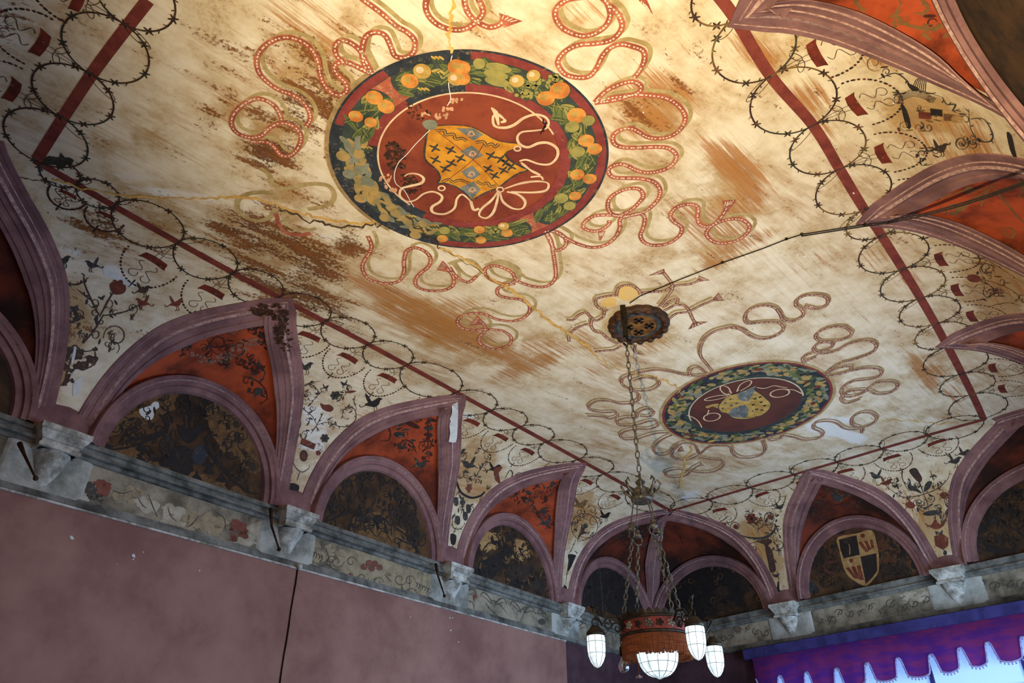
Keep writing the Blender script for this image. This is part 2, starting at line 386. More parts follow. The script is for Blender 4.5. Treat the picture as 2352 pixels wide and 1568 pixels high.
# boards on the long wall
s1, _ = WL.px(682, 1310, 0.05); s2, _ = WL.px(1300, 1475, 0.05)
for a, b_, mt in ((-13.6, s1 - .006, 'wall_pink'), (s1 + .006, s2 - .006, 'wall_pink')):
    mb = MB(); n = 24
    v = []
    for q in np.linspace(a, b_, n): v += [WL.at(q, 0.0, WL.zb(q) - .02), WL.at(q, .05, WL.zb(q) - .02), WL.at(q, .05, 0), WL.at(q, 0, 0)]
    f = []
    for i in range(n - 1):
        for k in range(4): f.append((i * 4 + k, i * 4 + (k + 1) % 4, i * 4 + 4 + (k + 1) % 4, i * 4 + 4 + k))
    f += [(3, 2, 1, 0), ((n - 1) * 4, (n - 1) * 4 + 1, (n - 1) * 4 + 2, (n - 1) * 4 + 3)]
    mb.add(v, f); bd = mb.build('wall_board', mt, wall_left)
    mb = MB(); mb.tube([WL.at(q, .055, WL.zb(q) - .018) for q in np.linspace(a, b_, n)], .012, 6); mb.build('board_trim', 'stone_white', bd)
# wire down the board seam with a white knob
wire = empty('wall_wire', WL.at(s1, .05, 1.0)); tag(wire, 'dark wire down the board seam from a white knob under the frieze', 'wire')
mb = MB(); mb.tube([WL.at(s1 + .004 * math.sin(k * 1.7), .062, WL.zb(s1) - .03 - k * .16) for k in range(24)], .007, 5); mb.build('cable', 'iron', wire)
mb = MB(); mb.lathe(WL.at(s1, .06, WL.zb(s1)), [(0, -.03), (.03, -.025), (.035, 0), (.02, .012), (.035, .03), (.03, .05), (0, .055)], 12, axis=WL.n); mb.build('insulator_knob', 'stone_white', wire, smooth=True)
# iron hooks beside the corbels
HK = [((45, 1018), (57, 1046), (82, 1098), 'rusty iron hook beside the leftmost corbel of the long wall'), ((622, 1168), (624, 1208), (641, 1261), 'rusty iron hook beside the corbel above the white knob'),
      ((1001, 1296), (1006, 1322), (1021, 1368), 'small rusty hook beside the third corbel from the left')]
for p0, p1, p2, lab in HK:
    P = []
    for (x, y), d in ((p0, .13), (p1, .24), (p2, .36)): q, z = WL.px(x, y, d); P.append(WL.at(q, d, z))
    h = empty('iron_hook', P[0]); tag(h, lab, 'hook', 'rusty hooks under the vault')
    mb = MB(); mb.tube([P[0], P[0] * .5 + P[1] * .5, P[1], P[1] * .5 + P[2] * .5, P[2]], [.024, .02, .014, .011, .010], 8); mb.build('shank', 'rust_iron', h, smooth=True)
    mb = MB(); mb.sphere(P[2], .024, 10); mb.build('hook_tip', 'rust_iron', h, smooth=True)
# ------------------------------------------------------------------ window with valance on the end wall
DP = .30
sw0, zt_ = WE.px(1706, 1496, DP); zp = lambda q: WE.zb(q) - .06
curt = empty('window_valance', WE.at(4.0, .1, zp(4) - .3)); tag(curt, 'purple scalloped valance with pale beaded edge hung from a blue pelmet', 'valance')
simple('pelmet_blue', srgb(62, 58, 120), srgb(44, 40, 92), 4, 0.7)
mc = MT('valance_cloth'); nz = mc.noise(3, 6, .6, (1, 1, .3)); colr = mc.mix(mc.ramp(nz, .35, .65), srgb(150, 54, 110), srgb(104, 46, 130))
M['valance_cloth'] = mc.out(colr, .9, nz, .2)
tr = mc.n.new('ShaderNodeBsdfTranslucent'); mc.l(colr, tr.inputs[0]); ms = mc.n.new('ShaderNodeMixShader'); ms.inputs[0].default_value = .6
mc.l(mc.b.outputs[0], ms.inputs[1]); mc.l(tr.outputs[0], ms.inputs[2]); mc.l(ms.outputs[0], mc.n['Material Output'].inputs[0])
simple('trim_pale', srgb(176, 168, 214), srgb(140, 130, 190), 20, .7)
mg = MT('window_glow'); mg.b.inputs['Base Color'].default_value = srgb(190, 215, 255); mg.b.inputs['Emission Color'].default_value = (0.26, 0.50, 1.0, 1); mg.b.inputs['Emission Strength'].default_value = 0.75
mg.b.inputs['Roughness'].default_value = .2; M['window_glow'] = mg.m
mb = MB()
for q in np.linspace(sw0, 7.2, 13)[:-1]:
    L = (7.2 - sw0) / 12; z0 = zp(q); z1 = zp(q + L)
    v = [WE.at(q, .05, z0 - .16), WE.at(q, DP, z0 - .16), WE.at(q, DP, z0), WE.at(q, .05, z0), WE.at(q + L, .05, z1 - .16), WE.at(q + L, DP, z1 - .16), WE.at(q + L, DP, z1), WE.at(q + L, .05, z1)]
    f = [(0, 4, 5, 1), (1, 5, 6, 2), (2, 6, 7, 3)]
    if q == sw0: f.append((0, 1, 2, 3))
    mb.add(v, f)
mb.build('pelmet', 'pelmet_blue', curt)
PKX = [(1790.6, 1551.7), (1852, 1543), (1920.5, 1534.7), (1990.8, 1522), (2062, 1511), (2137.7, 1502.7), (2203.8, 1487.8), (2267.6, 1475), (2348, 1462)]
pk = [WE.px(x, y, DP - .02) for x, y in PKX]; qs = [p[0] for p in pk]; pitch = (qs[-1] - qs[0]) / 8
qs = [qs[0] - pitch * k for k in (2, 1)][0:2] + qs + [qs[-1] + pitch * k for k in (1, 2, 3)]
zpk = lambda q: np.interp(q, [p[0] for p in pk], [p[1] for p in pk])
def hem(q):
    """lower edge of the cloth: wide tongues, narrow arched gaps"""
    k = min(range(len(qs)), key=lambda i: abs(qs[i] - q)); u = abs(q - qs[k]) / (pitch * .5)
    e = 0 if u < .10 else (1 if u > .40 else (u - .10) / .30); e = e * e * (3 - 2 * e)
    return float(zpk(q)) - .26 * e - .03 * (1 if u > .40 else 0) * (1 - ((1 - u) / .6) ** 2)
qq = np.linspace(sw0 + .14, 7.1, 420); v = []
for q in qq:
    for k in range(8):
        t = k / 7; z = (zp(q) - .15) * (1 - t) + hem(q) * t; v.append(WE.at(q, DP - .03 + .014 * math.sin(q * 9) * t + .01 * math.sin(q * 23 + 1) * t, z))
obj('valance_cloth', v, gridf(len(qq), 8), 'valance_cloth', curt, smooth=True)
hp = [WE.at(q, DP - .012, hem(q)) for q in qq]; mb = MB(); mb.tube(hp, .013, 6); mb.build('beaded_cord', 'trim_pale', curt, smooth=True)
mb = MB(); acc = 0
for a, b_ in zip(hp[:-1], hp[1:]):
    acc += np.linalg.norm(b_ - a)
    if acc > .045: acc = 0; mb.sphere(b_ - np.array([0, 0, .03]), .016, 6)
mb.build('bead_fringe', 'trim_pale', curt, kind='stuff')
win = empty('window_1'); structure(win, 'bright daylit window behind the purple scalloped valance', 'window')
q0, q1 = sw0 + .35, 7.0; mb = MB(); zw = zp(4) - .3
fr = MB(); nb = 5
for k in range(nb + 1): q = q0 + (q1 - q0) * k / nb; fr.box(WE.at(q - .03, .0, 1.4), WE.d * .06, WE.n * .07, (0, 0, zw - 1.4))
for z in (1.4, 2.4, 3.3, zw - .05): fr.box(WE.at(q0, .0, z), WE.d * (q1 - q0), WE.n * .06, (0, 0, .06))
fr.build('window_frame', 'pelmet_blue', win)
for k in range(nb):
    a = q0 + (q1 - q0) * k / nb; mb = MB(); mb.box(WE.at(a + .03, .01, 1.4), WE.d * ((q1 - q0) / nb - .06), WE.n * .015, (0, 0, zw - 1.4)); mb.build('pane', 'window_glow', win)
# ------------------------------------------------------------------ chandelier
KP = on_z(1430, 702); kd = nrm(np.array([KP[0], KP[1], 0])); kr = np.array([kd[1], -kd[0], 0])
def vz(y, x=1430 + 0):  # height on the hanging axis seen at pixel row y
    r = ray(x, y); k = np.hypot(KP[0], KP[1]) / np.hypot(r[0], r[1]); return CAMZ + r[2] * k
chan = empty('chandelier', (KP[0], KP[1], vz(1450))); tag(chan, 'iron chandelier on a long chain with four arms, glass lanterns and rust fringe', 'chandelier')
mgl = MT('lamp_glass'); lw = mgl.noise(14, 4, .6); mgl.b.inputs['Base Color'].default_value = srgb(225, 235, 240)
mgl.b.inputs['Emission Color'].default_value = (0.74, 0.92, 1.0, 1); mgl.l(mgl.ramp(lw, .3, .7, .55, 1.15), mgl.b.inputs['Emission Strength']); mgl.b.inputs['Roughness'].default_value = .25; M['lamp_glass'] = mgl.m
simple('fringe_rust', srgb(138, 74, 40), srgb(88, 44, 24), 40, .9, stretch=(6, 6, .3))
simple('bronze', srgb(62, 54, 44), srgb(34, 30, 27), 18, .5, metal=.6)
simple('chain_steel', srgb(104, 100, 92), srgb(56, 52, 48), 30, .5, metal=.5)
simple('drum_red', srgb(132, 50, 44), srgb(74, 40, 40), 14, .7)
mcg = MT('clear_glass'); mcg.b.inputs['Transmission Weight'].default_value = 1.0; mcg.b.inputs['Roughness'].default_value = .05; M['clear_glass'] = mcg.m
def link(mb, c, ax, sd, L=.045, W=.022, r=.006):
    P = []
    for k in range(10):
        a = 2 * PI * k / 10; P.append(c + ax * (L * math.sin(a)) + sd * (W * math.cos(a)))
    mb.tube(P, r, 5, closed=True)
def chain(p0, p1, name, par, L=.045, W=.02, r=.006):
    mb = MB(); D = np.linalg.norm(p1 - p0); ax = (p1 - p0) / D; a = nrm(np.cross(ax, [0.3, 0.5, 0.2])); b_ = np.cross(ax, a); n = max(2, int(D / (L * 1.62)))
    for k in range(n): link(mb, p0 + ax * (D * (k + .5) / n), ax, a if k % 2 else b_, L, W, r)
    return mb.build(name, 'chain_steel', par, kind='stuff')
def kz(z, a=0.0, b=0.0): return np.array([KP[0], KP[1], z]) + kr * a + kd * b
zc, zs_, zr, zbt = vz(1125), vz(1222), vz(1432), vz(1466)
mb = MB(); mb.box(kz(CH - .42, -.03, -.02), kr * .06, kd * .035, (0, 0, .42)); mb.tube([kz(CH - .42), kz(CH - .5, .035), kz(CH - .55, 0), kz(CH - .5, -.03)], .014, 6); mb.build('hanging_strap', 'iron', chan)
chain(kz(CH - .53), kz(zc + .1), 'main_chain', chan)
cr = MB(); cr.lathe(kz(zc - .1), [(.02, .2), (.05, .17), (.03, .13), (.07, .10), (.10, .06), (.075, .02), (.11, 0), (.10, -.03), (.06, -.02), (0, -.02)], 16)
for k in range(8):
    a = 2 * PI * k / 8; dv = kr * math.cos(a) + kd * math.sin(a); base = kz(zc - .08) + dv * .09
    cr.tube([base, base + dv * .07 + np.array([0, 0, .05]), base + dv * .10 + np.array([0, 0, .12]), base + dv * .07 + np.array([0, 0, .16]), base + dv * .05 + np.array([0, 0, .13])], [.012, .014, .012, .010, .006], 6)
cr.build('crown', 'chain_steel', chan, smooth=True)
RD = .30; th = math.atan2(129, 82); ARM = []
for k in range(4):
    a = math.atan2(-129, 82) + k * PI / 2; ARM.append(kr * math.cos(a) + kd * math.sin(a))
for dv in ARM:
    top = kz(zc - .12) + dv * .09; low = kz(zr + .06) + dv * RD; mid = top + (low - top) * ((zc - .12 - zs_) / (zc - .12 - zr - .06))
    ro = MB(); ro.tube([top, mid + np.array([0, 0, .05])], .007, 5); ro.build('tie_rod', 'chain_steel', chan)
    sh = MB(); sh.lathe(mid, [(0, .06), (.03, .05), (.022, .02), (.045, .0), (.03, -.02), (0, -.03)], 10)
    for sg in (1, -1):
        w_ = np.cross(dv, [0, 0, 1]); sh.tube([mid + w_ * (sg * .05 * math.cos(t)) + np.array([0, 0, -.04 - .05 * math.sin(t)]) for t in np.linspace(-.9, 2.2, 9)], .008, 5)
    sh.build('scroll_shackle', 'chain_steel', chan, smooth=True)
    chain(mid + np.array([0, 0, -.1]), low, 'stay_chain', chan, .034, .016, .0062)
# drum: iron hoops, painted band, scalloped cresting, fringe, bottom plate
H_ = zr - zbt
b1 = MB(); b1.lathe(kz(zbt), [(RD, 0), (RD, H_), (RD - .015, H_), (RD - .015, 0), (RD, 0)], 48); band = b1.build('drum_band', 'drum_red', chan, smooth=False)
for k in range(20):
    a = 2 * PI * (k + .5) / 20; dv = kr * math.cos(a) + kd * math.sin(a); fl_ = MB(); c0 = kz(zbt + H_ / 2) + dv * (RD + .004)
    up = np.array([0, 0, 1.0]); tw = np.cross(up, dv)
    for j in range(5): aa = 2 * PI * j / 5; fl_.sphere(c0 + tw * .024 * math.cos(aa) + up * .024 * math.sin(aa), .013, 6, sc=(1, 1, 1))
    fl_.sphere(c0, .014, 6); fl_.build('rosette_boss', 'bronze' if k % 2 else 'cornice_grey', band)
for zz in (zbt, zr):
    hp_ = MB(); hp_.tube([kz(zz) + (kr * math.cos(t) + kd * math.sin(t)) * RD for t in np.linspace(0, 2 * PI, 48, endpoint=False)], .014, 6, closed=True); hp_.build('drum_hoop', 'bronze', chan, smooth=True)
cs = MB(); n = 28
for k in range(n):
    a0 = 2 * PI * k / n; P = [kz(zr + .01) + (kr * math.cos(a0 + x * 2 * PI / n) + kd * math.sin(a0 + x * 2 * PI / n)) * RD + np.array([0, 0, h]) for x, h in ((0, 0), (.15, .035), (.5, .055), (.85, .035), (1, 0))]
    Q = [p * 1.0 + nrm(np.array([p[0] - KP[0], p[1] - KP[1], 0])) * -.01 for p in P]; cs.add(P + Q, [(0, 1, 6, 5), (1, 2, 7, 6), (2, 3, 8, 7), (3, 4, 9, 8), (0, 4, 3, 2, 1), (5, 6, 7, 8, 9)])
cs.build('cresting', 'bronze', chan)
fz = MB(); rng = random.Random(3); n = 150
for k in range(n):
    a = 2 * PI * k / n; dv = kr * math.cos(a) + kd * math.sin(a); ln = .155 + .02 * rng.random() + .015 * abs(math.cos(2 * a)); r0 = RD - .012
    fz.tube([kz(zbt) + dv * r0, kz(zbt - ln * .5) + dv * (r0 + .004 + .006 * rng.random()), kz(zbt - ln) + dv * (r0 - .004 + .012 * rng.random())], .0065, 5)
fz.build('bead_fringe', 'fringe_rust', chan, kind='stuff')
fl2 = MB(); fl2.lathe(kz(zbt - .15), [(RD - .02, .15), (RD - .025, 0), (RD - .03, .15)], 40); fl2.build('fringe_lining', 'fringe_rust', chan)
zl = vz(1494); pl = MB(); pl.lathe(kz(zl), [(0, .03), (.20, .03), (.21, .0), (.19, -.015), (.17, 0), (0, 0)], 32); pl.build('bowl_rim', 'bronze', chan, smooth=True)
BR = .178; bowl_p = [(BR * math.cos(t) ** .8, -.02 - .205 * math.sin(t)) for t in np.linspace(0, 1.45, 10)] + [(0, -.245)]
bw = MB(); bw.lathe(kz(zl), bowl_p, 32); bowl = bw.build('glass_bowl', 'lamp_glass', chan, smooth=True)
lm = MB()
for k in range(12):
    a = 2 * PI * k / 12; dv = kr * math.cos(a) + kd * math.sin(a); lm.tube([kz(zl + h) + dv * (r + .002) for r, h in bowl_p], .0022, 4)
for r, h in (bowl_p[3], bowl_p[6]): lm.tube([kz(zl + h) + (kr * math.cos(t) + kd * math.sin(t)) * (r + .002) for t in np.linspace(0, 2 * PI, 28, endpoint=False)], .0022, 4, closed=True)
lm.build('leading', 'bronze', bowl)
pc = MB(); pc.tube([kz(zl - .01, -.17), kz(zl - .2, -.172)], .003, 4); pcd = pc.build('pull_cord', 'fringe_rust', chan)
pt = MB(); pt.sphere(kz(zl - .21, -.172), .016, 8); pt.tube([kz(zl - .215, -.2), kz(zl - .215, -.145)], .008, 5); pt.build('tassel', 'rib_line', pcd)
zt2 = vz(1440)
LANT = {}
for i, dv in enumerate(ARM):
    tip = kz(zr - .02) + dv * .59; root = kz(zr - .06) + dv * RD; up = np.array([0, 0, 1.0]); ar = MB()
    ar.tube([root, root + dv * .07 + up * .08, root + dv * .16 + up * .07, root + dv * .22 + up * .0, tip + up * .05, tip + up * .1 + dv * .03, tip + up * .09 - dv * .04, tip + up * .04 - dv * .02, tip], [.012] * 6 + [.010, .009, .008], 6)
    for c0, rr, ph in ((root + dv * .08 - up * .02, .055, 0), (root + dv * .17 + up * .0, .045, 2)):
        ar.tube([c0 + dv * (rr * (1 - t / 9) * math.cos(t + ph)) + up * (rr * (1 - t / 9) * math.sin(t + ph)) for t in np.linspace(0, 7, 16)], .008, 5)
    ar.build('scroll_arm', 'bronze', chan, smooth=True)
    rg = MB(); sdv = np.cross(dv, up)
    rg.tube([tip - up * .03 + (dv * .03 * math.cos(t) + up * .03 * math.sin(t)) for t in np.linspace(0, 2 * PI, 12, endpoint=False)], .006, 5, closed=True)
    if i == 2:   # the bare bulb
        rg.lathe(tip - up * .06, [(.012, 0), (.03, -.02), (.032, -.09), (.02, -.1), (0, -.1)], 12); cp = rg.build('bulb_holder', 'bronze', chan, smooth=True)
        gl = MB(); gl.lathe(tip - up * .16, [(.018, .0), (.022, -.02), (.045, -.06), (.052, -.09), (.04, -.125), (.02, -.14), (0, -.143)], 14); gl.build('clear_bulb', 'clear_glass', cp, smooth=True)
        continue
    rg.lathe(tip - up * .05, [(.0, 0), (.035, -.01), (.05, -.03), (.074, -.055), (.08, -.07), (.076, -.09), (0, -.09)], 18); cp = rg.build('lantern_cap', 'bronze', chan, smooth=True)
    gp = [(.072, -.13 + .0), (.077, -.16), (.076, -.25), (.070, -.30), (.052, -.345), (.03, -.375), (0, -.395)]
    gl = MB(); gl.lathe(tip + up * 0, [(.070, -.13)] + gp, 20); gl.build('lantern_glass', 'lamp_glass', cp, smooth=True)
    gw = MB()
    for k in range(8): a = 2 * PI * k / 8; d2 = kr * math.cos(a) + kd * math.sin(a); gw.tube([tip + d2 * (r + .001) + up * h for r, h in gp], .0018, 4)
    for hh, rr in ((-.19, .079), (-.28, .075)): gw.tube([tip + (kr * math.cos(t) + kd * math.sin(t)) * rr + up * hh for t in np.linspace(0, 2 * PI, 18, endpoint=False)], .0018, 4, closed=True)
    gw.build('lantern_wire', 'bronze', cp)
# ------------------------------------------------------------------ carved ceiling rosette and the cable
RP = on_z(1466, 739); ros = empty('ceiling_rosette', RP); tag(ros, 'dark carved wooden ceiling rosette with gilt crosses above the chandelier chain', 'rosette')
simple('carved_wood', srgb(74, 46, 26), srgb(30, 21, 16), 16, .6, bump=.6); simple('slate_blue', srgb(66, 74, 78), srgb(42, 44, 48), 9, .7); simple('old_gold', srgb(128, 90, 44), srgb(84, 54, 26), 9, .6); simple('black_paint', srgb(34, 26, 22), srgb(24, 18, 16), 9, .7)
RR = .355
mb = MB(); mb.lathe(RP, [(RR * .96, -.0), (RR, -.03), (RR * .97, -.07), (RR * .86, -.095), (RR * .78, -.075), (RR * .74, -.05), (0, -.05)], 96, scallop=lambda a: .045 * abs(math.sin(a * 8)) - .02); mb.build('carved_rim', 'carved_wood', ros, smooth=True)
for k in range(16):
    a = 2 * PI * (k + .5) / 16; lf = MB(); c0 = RP + np.array([math.cos(a), math.sin(a), 0]) * RR * .88 + np.array([0, 0, -.085]); lf.sphere(c0, .045, 8, sc=(1, 1, .5)); lf.build('carved_leaf', 'carved_wood', ros, smooth=True)
mb = MB(); mb.lathe(RP, [(RR * .75, -.052), (RR * .72, -.062), (RR * .6, -.062), (RR * .58, -.05)], 48); mb.build('blue_ring', 'slate_blue', ros)
mb = MB(); mb.lathe(RP, [(RR * .585, -.05), (RR * .575, -.07), (RR * .54, -.066), (0, -.066)], 48); dsk = mb.build('gilt_disc', 'old_gold', ros)
ca, sa_ = math.cos(.65), math.sin(.65); e1 = np.array([ca, sa_, 0]); e2 = np.array([-sa_, ca, 0])
for cx_, cy_ in ((-.085, .085), (.085, .085), (-.085, -.085), (.085, -.085)):
    c0 = RP + e1 * cx_ + e2 * cy_ + np.array([0, 0, -.072]); cb = MB()
    for u_, v_ in ((e1, e2), (e2, e1)):
        cb.box(c0 - u_ * .06 - v_ * .013, u_ * .12, v_ * .026, (0, 0, .006))
        for sg in (-1, 1): cb.box(c0 + u_ * sg * .052 - v_ * .024 - u_ * .008, u_ * .016, v_ * .048, (0, 0, .006))
    cb.build('cross', 'black_paint', dsk)
# ------------------------------------------------------------------ painted decoration: flat paint films laid on the real surfaces
def bv(obs):
    v = []; f = []
    for o in obs:
        k = len(v); v += [q.co.copy() for q in o.data.vertices]; f += [tuple(k + i for i in p.vertices) for p in o.data.polygons]
    return BVHTree.FromPolygons(v, f)
allm = [o for o in SC.objects if o.type == 'MESH']
BVV = bv([vault]); BVW = bv([o for o in allm if o.name.startswith('vault_web')])
BVR = bv([o for o in allm if o.name.startswith(('groin_rib', 'corner_rib'))])
BVL = bv([o for o in allm if o.name.startswith(('lunette_panel', 'frieze_panel', 'wall_board'))])
EYV = Vector(EYE)
CR = {'1': (0, 0, 2.936), '2': (700, 0, 2.936), '3': (1552, 0, 2.936), '4': (0, 500, 2.936), '5': (0, 1000, 2.936), '6': (700, 500, 2.936), '7': (1400, 500, 2.4706), '8': (600, 1000, 2.76), '9': (1250, 1000, 2.76),
      'c': (750, 100, 3.1358), 'd': (1480, 800, 5.0043), 'e': (1200, 180, 3.1367), 'f': (1320, 640, 3.135), 'g': (1600, 640, 3.136), 'h': (500, 60, 2.6125), 'i': (100, 780, 3.1367), 'j': (640, 720, 3.4087), 'k': (1000, 920, 3.135),
      'l': (1640, 1080, 3.3034), 'r': (1250, 600, 4.356), 'p': (0, 0, 1.0)}
def px(cr, pts):
    x0, y0, s = CR[cr]; return [(x0 + x / s, y0 + y / s) for x, y in pts]
def hit(x, y, bvh):
    d = Vector(ray(x, y)); r = bvh.ray_cast(EYV, d)
    if r[0] is None: return None
    n = r[1] if r[1].dot(d) < 0 else -r[1]
    return np.array(r[0]), np.array(n)
def spline(P, n=6, closed=False):
    P = np.asarray(P, float); L = len(P); out = []
    if L < 3: return [P[0] + (P[-1] - P[0]) * k / n for k in range(n + 1)]
    for i in range(L if closed else L - 1):
        g = (lambda j: P[j % L]) if closed else (lambda j: P[min(max(j, 0), L - 1)])
        a, b, c, d = g(i - 1), g(i), g(i + 1), g(i + 2)
        for k in range(n):
            t = k / n; out.append(.5 * (2 * b + (c - a) * t + (2 * a - 5 * b + 4 * c - d) * t * t + (3 * b - a - 3 * c + d) * t ** 3))
    if not closed: out.append(P[-1])
    return out
def surf(pts, bvh=None):
    """pixels -> (points, normals) on the surface, in runs that hit"""
    o = []
    for x, y in pts:
        h = hit(x, y, bvh or BVV)
        if h is not None: o.append(h)
    return o
def planar(xy):
    return [(np.array([x, y, float(hz(x, y))]), coven((x, y))) for x, y in xy]
class Film:
    """one painted motif: strips and patches on a surface, one mesh"""
    def __init__(s, name, parent, mats, bvh=None, kind=None): s.mb = MB(); s.cnt = 0; s.name, s.par, s.mats, s.bvh, s.kind = name, parent, mats, bvh, kind
    def strip(s, hs, w, m=0, off=1.0, closed=False, taper=None):
        if len(hs) < 2: return
        P = [h[0] for h in hs]; L = len(P); v = []; s.cnt += 1; ep = .05 * (s.cnt % 7)
        for i in range(L):
            T = (P[(i + 1) % L] - P[i - 1]) if closed else P[min(i + 1, L - 1)] - P[max(i - 1, 0)]
            N = hs[i][1]; S = nrm(np.cross(N, T)); t = i / (L - 1)
            ww = w if taper is None else w * float(np.interp(t, [q[0] for q in taper], [q[1] for q in taper]))
            c = P[i] + N * .0022 * (off + ep + .7 * t); v += [c - S * ww / 2, c + S * ww / 2]
        f = [(2 * i, 2 * i + 1, (2 * i + 3) % (2 * L), (2 * i + 2) % (2 * L)) for i in range(L if closed else L - 1)]
        s.mb.add(v, f, m)
    def stroke(s, cr, pts, w, m=0, off=1.0, n=5, closed=False, taper=None):
        s.strip(surf(spline(px(cr, pts), n, closed), s.bvh), w, m, off, closed, taper)
    def poly(s, cr, pts, m=0, off=1.0, n=3, smooth=True):
        p = px(cr, pts); p = spline(p, n, True) if smooth else p
        hs = surf(p, s.bvh)
        if len(hs) > 2: s.fill(hs, m, off)
    def fill(s, hs, m=0, off=1.0):
        s.cnt += 1; off += .04 * (s.cnt % 9); c = [h[0] + h[1] * .0022 * off for h in hs]; N = hs[0][1]; a = nrm(np.cross(N, [.3, .7, .2])); b = np.cross(N, a)
        tri = tessellate_polygon([[Vector((float(p @ a), float(p @ b), 0)) for p in c]]); s.mb.add(c, [tuple(t) for t in tri], m)
    def disc(s, cr, c, rx, ry=None, m=0, off=1.0, rot=0.0, n=12):
        ry = ry or rx; k = math.cos(rot), math.sin(rot)
        s.poly(cr, [(c[0] + rx * math.cos(a) * k[0] - ry * math.sin(a) * k[1], c[1] + rx * math.cos(a) * k[1] + ry * math.sin(a) * k[0]) for a in np.linspace(0, 2 * PI, n, endpoint=False)], m, off, 1, False)
    def leaf(s, c, N, T, L, W, m=0, off=1.0, n=5):
        """pointed oval in the surface: centre c, direction T"""
        S = nrm(np.cross(N, T)); T = np.cross(S, N); c = c + N * .0022 * off
        v = [c + T * L / 2 * math.cos(a) + S * W / 2 * math.sin(a) for a in np.linspace(0, 2 * PI, 2 * n, endpoint=False)]; s.mb.add(v, [tuple(range(len(v)))], m)
    def dots(s, hs, step, L, W, m=0, off=1.0):
        acc = step * .5
        for i in range(1, len(hs)):
            d = hs[i][0] - hs[i - 1][0]; q = np.linalg.norm(d); acc += q
            if acc >= step: acc -= step; s.leaf(hs[i][0], hs[i][1], nrm(d), L, W, m, off, 4)
    def wash(s, cr, pts, m=0, off=1.0, n=40, r=.16, seed=1):
        """patchy wash: many small ragged dabs inside an outline"""
        rg = random.Random(seed + int(pts[0][0])); p = np.array(spline([np.array(q, float) for q in pts], 4, True)); lo, hi = p.min(0), p.max(0); R_ = r * min(hi - lo)
        k = 0; t = 0
        while k < n and t < n * 12:
            t += 1; q = lo + (hi - lo) * np.array([rg.random(), rg.random()]); ins = False
            for a, b in zip(p, np.roll(p, -1, 0)):
                if (a[1] > q[1]) != (b[1] > q[1]) and q[0] < (b[0] - a[0]) * (q[1] - a[1]) / (b[1] - a[1]) + a[0]: ins = not ins
            if not ins: continue
            k += 1; rr = R_ * rg.uniform(.4, 1.3); ph = rg.random() * 6
            s.poly(cr, [q + rr * (1 + .45 * math.sin(3 * a + ph) * rg.random() + .25 * rg.uniform(-1, 1)) * np.array([math.cos(a), .75 * math.sin(a)]) for a in np.linspace(0, 2 * PI, 9, endpoint=False)], m, off + .02 * (k % 20), 2)
    def build(s):
        if s.mb.v: return s.mb.build(s.name, None, s.par, kind=s.kind, mats=s.mats)
PL1, PL2 = srgb(228, 212, 178), srgb(204, 180, 138)
def paint(name, c1, c2=None, wear=.35, ground=None, scale=7):
    m = MT(name); a = m.noise(scale, 6, .65); b = m.noise(scale * 2.7, 8, .75); c2 = c2 or tuple(x * .62 for x in c1[:3]) + (1,)
    col = m.mix(m.ramp(a, .36, .66), c1, c2); col = m.mix(m.math('MULTIPLY', m.ramp(b, .60 - wear * .25, .72), wear * 1.6 if wear < .6 else .95), col, ground or PL2)
    M[name] = m.out(col, .72, None)
paint('pt_red', srgb(178, 98, 74), srgb(142, 70, 54), .42); paint('pt_redbrown', srgb(144, 88, 70), srgb(112, 68, 56), .42); paint('pt_olive', srgb(176, 158, 112), srgb(152, 130, 84), .5); paint('pt_olive2', srgb(164, 138, 98), srgb(136, 112, 76), .45)
paint('pt_dot', srgb(236, 222, 200), srgb(214, 196, 170), .0); paint('pt_edge', srgb(128, 52, 42), None, .3); paint('pt_vine', srgb(66, 40, 34), srgb(46, 38, 34), .25); paint('pt_vine_green', srgb(58, 62, 50), srgb(44, 44, 38), .2)
paint('pt_vine_ochre', srgb(120, 96, 50), srgb(96, 60, 50), .25); paint('pt_tablet', srgb(122, 48, 34), srgb(84, 36, 28), .2); paint('pt_navy', srgb(50, 56, 66), srgb(36, 42, 50), .25); paint('pt_garland', srgb(62, 72, 66), srgb(48, 58, 58), .15)
paint('pt_crimson', srgb(138, 62, 58), srgb(118, 48, 46), .15); paint('pt_disc', srgb(140, 66, 44), srgb(108, 46, 36), .15, srgb(112, 60, 46), 2.5); paint('pt_disc2', srgb(94, 52, 44), srgb(76, 44, 40), .1, srgb(112, 66, 52), 2.5)
paint('pt_cream', srgb(226, 200, 164), srgb(204, 170, 140), .2, srgb(150, 90, 70)); paint('pt_orange', srgb(216, 152, 74), srgb(178, 104, 48), .1); paint('pt_orange2', srgb(192, 160, 86), srgb(160, 124, 60), .1); paint('pt_leaf', srgb(110, 116, 66), srgb(84, 96, 56), .08)
paint('pt_leaf_dk', srgb(72, 84, 56), srgb(56, 70, 52), .05); paint('pt_leaf_lt', srgb(160, 150, 84), srgb(132, 128, 74), .1); paint('pt_faded', srgb(176, 146, 88), srgb(140, 124, 84), .3, srgb(110, 104, 84)); paint('pt_faded2', srgb(134, 136, 118), srgb(112, 116, 100), .3, srgb(96, 96, 84))
paint('pt_gold', srgb(206, 146, 46), srgb(174, 112, 34), .1, srgb(150, 100, 40)); paint('pt_slate', srgb(118, 124, 122), srgb(84, 92, 96), .3, srgb(176, 150, 110)); paint('pt_charge', srgb(60, 62, 62), srgb(48, 48, 50), .1); paint('pt_flesh', srgb(206, 158, 124), None, .2)
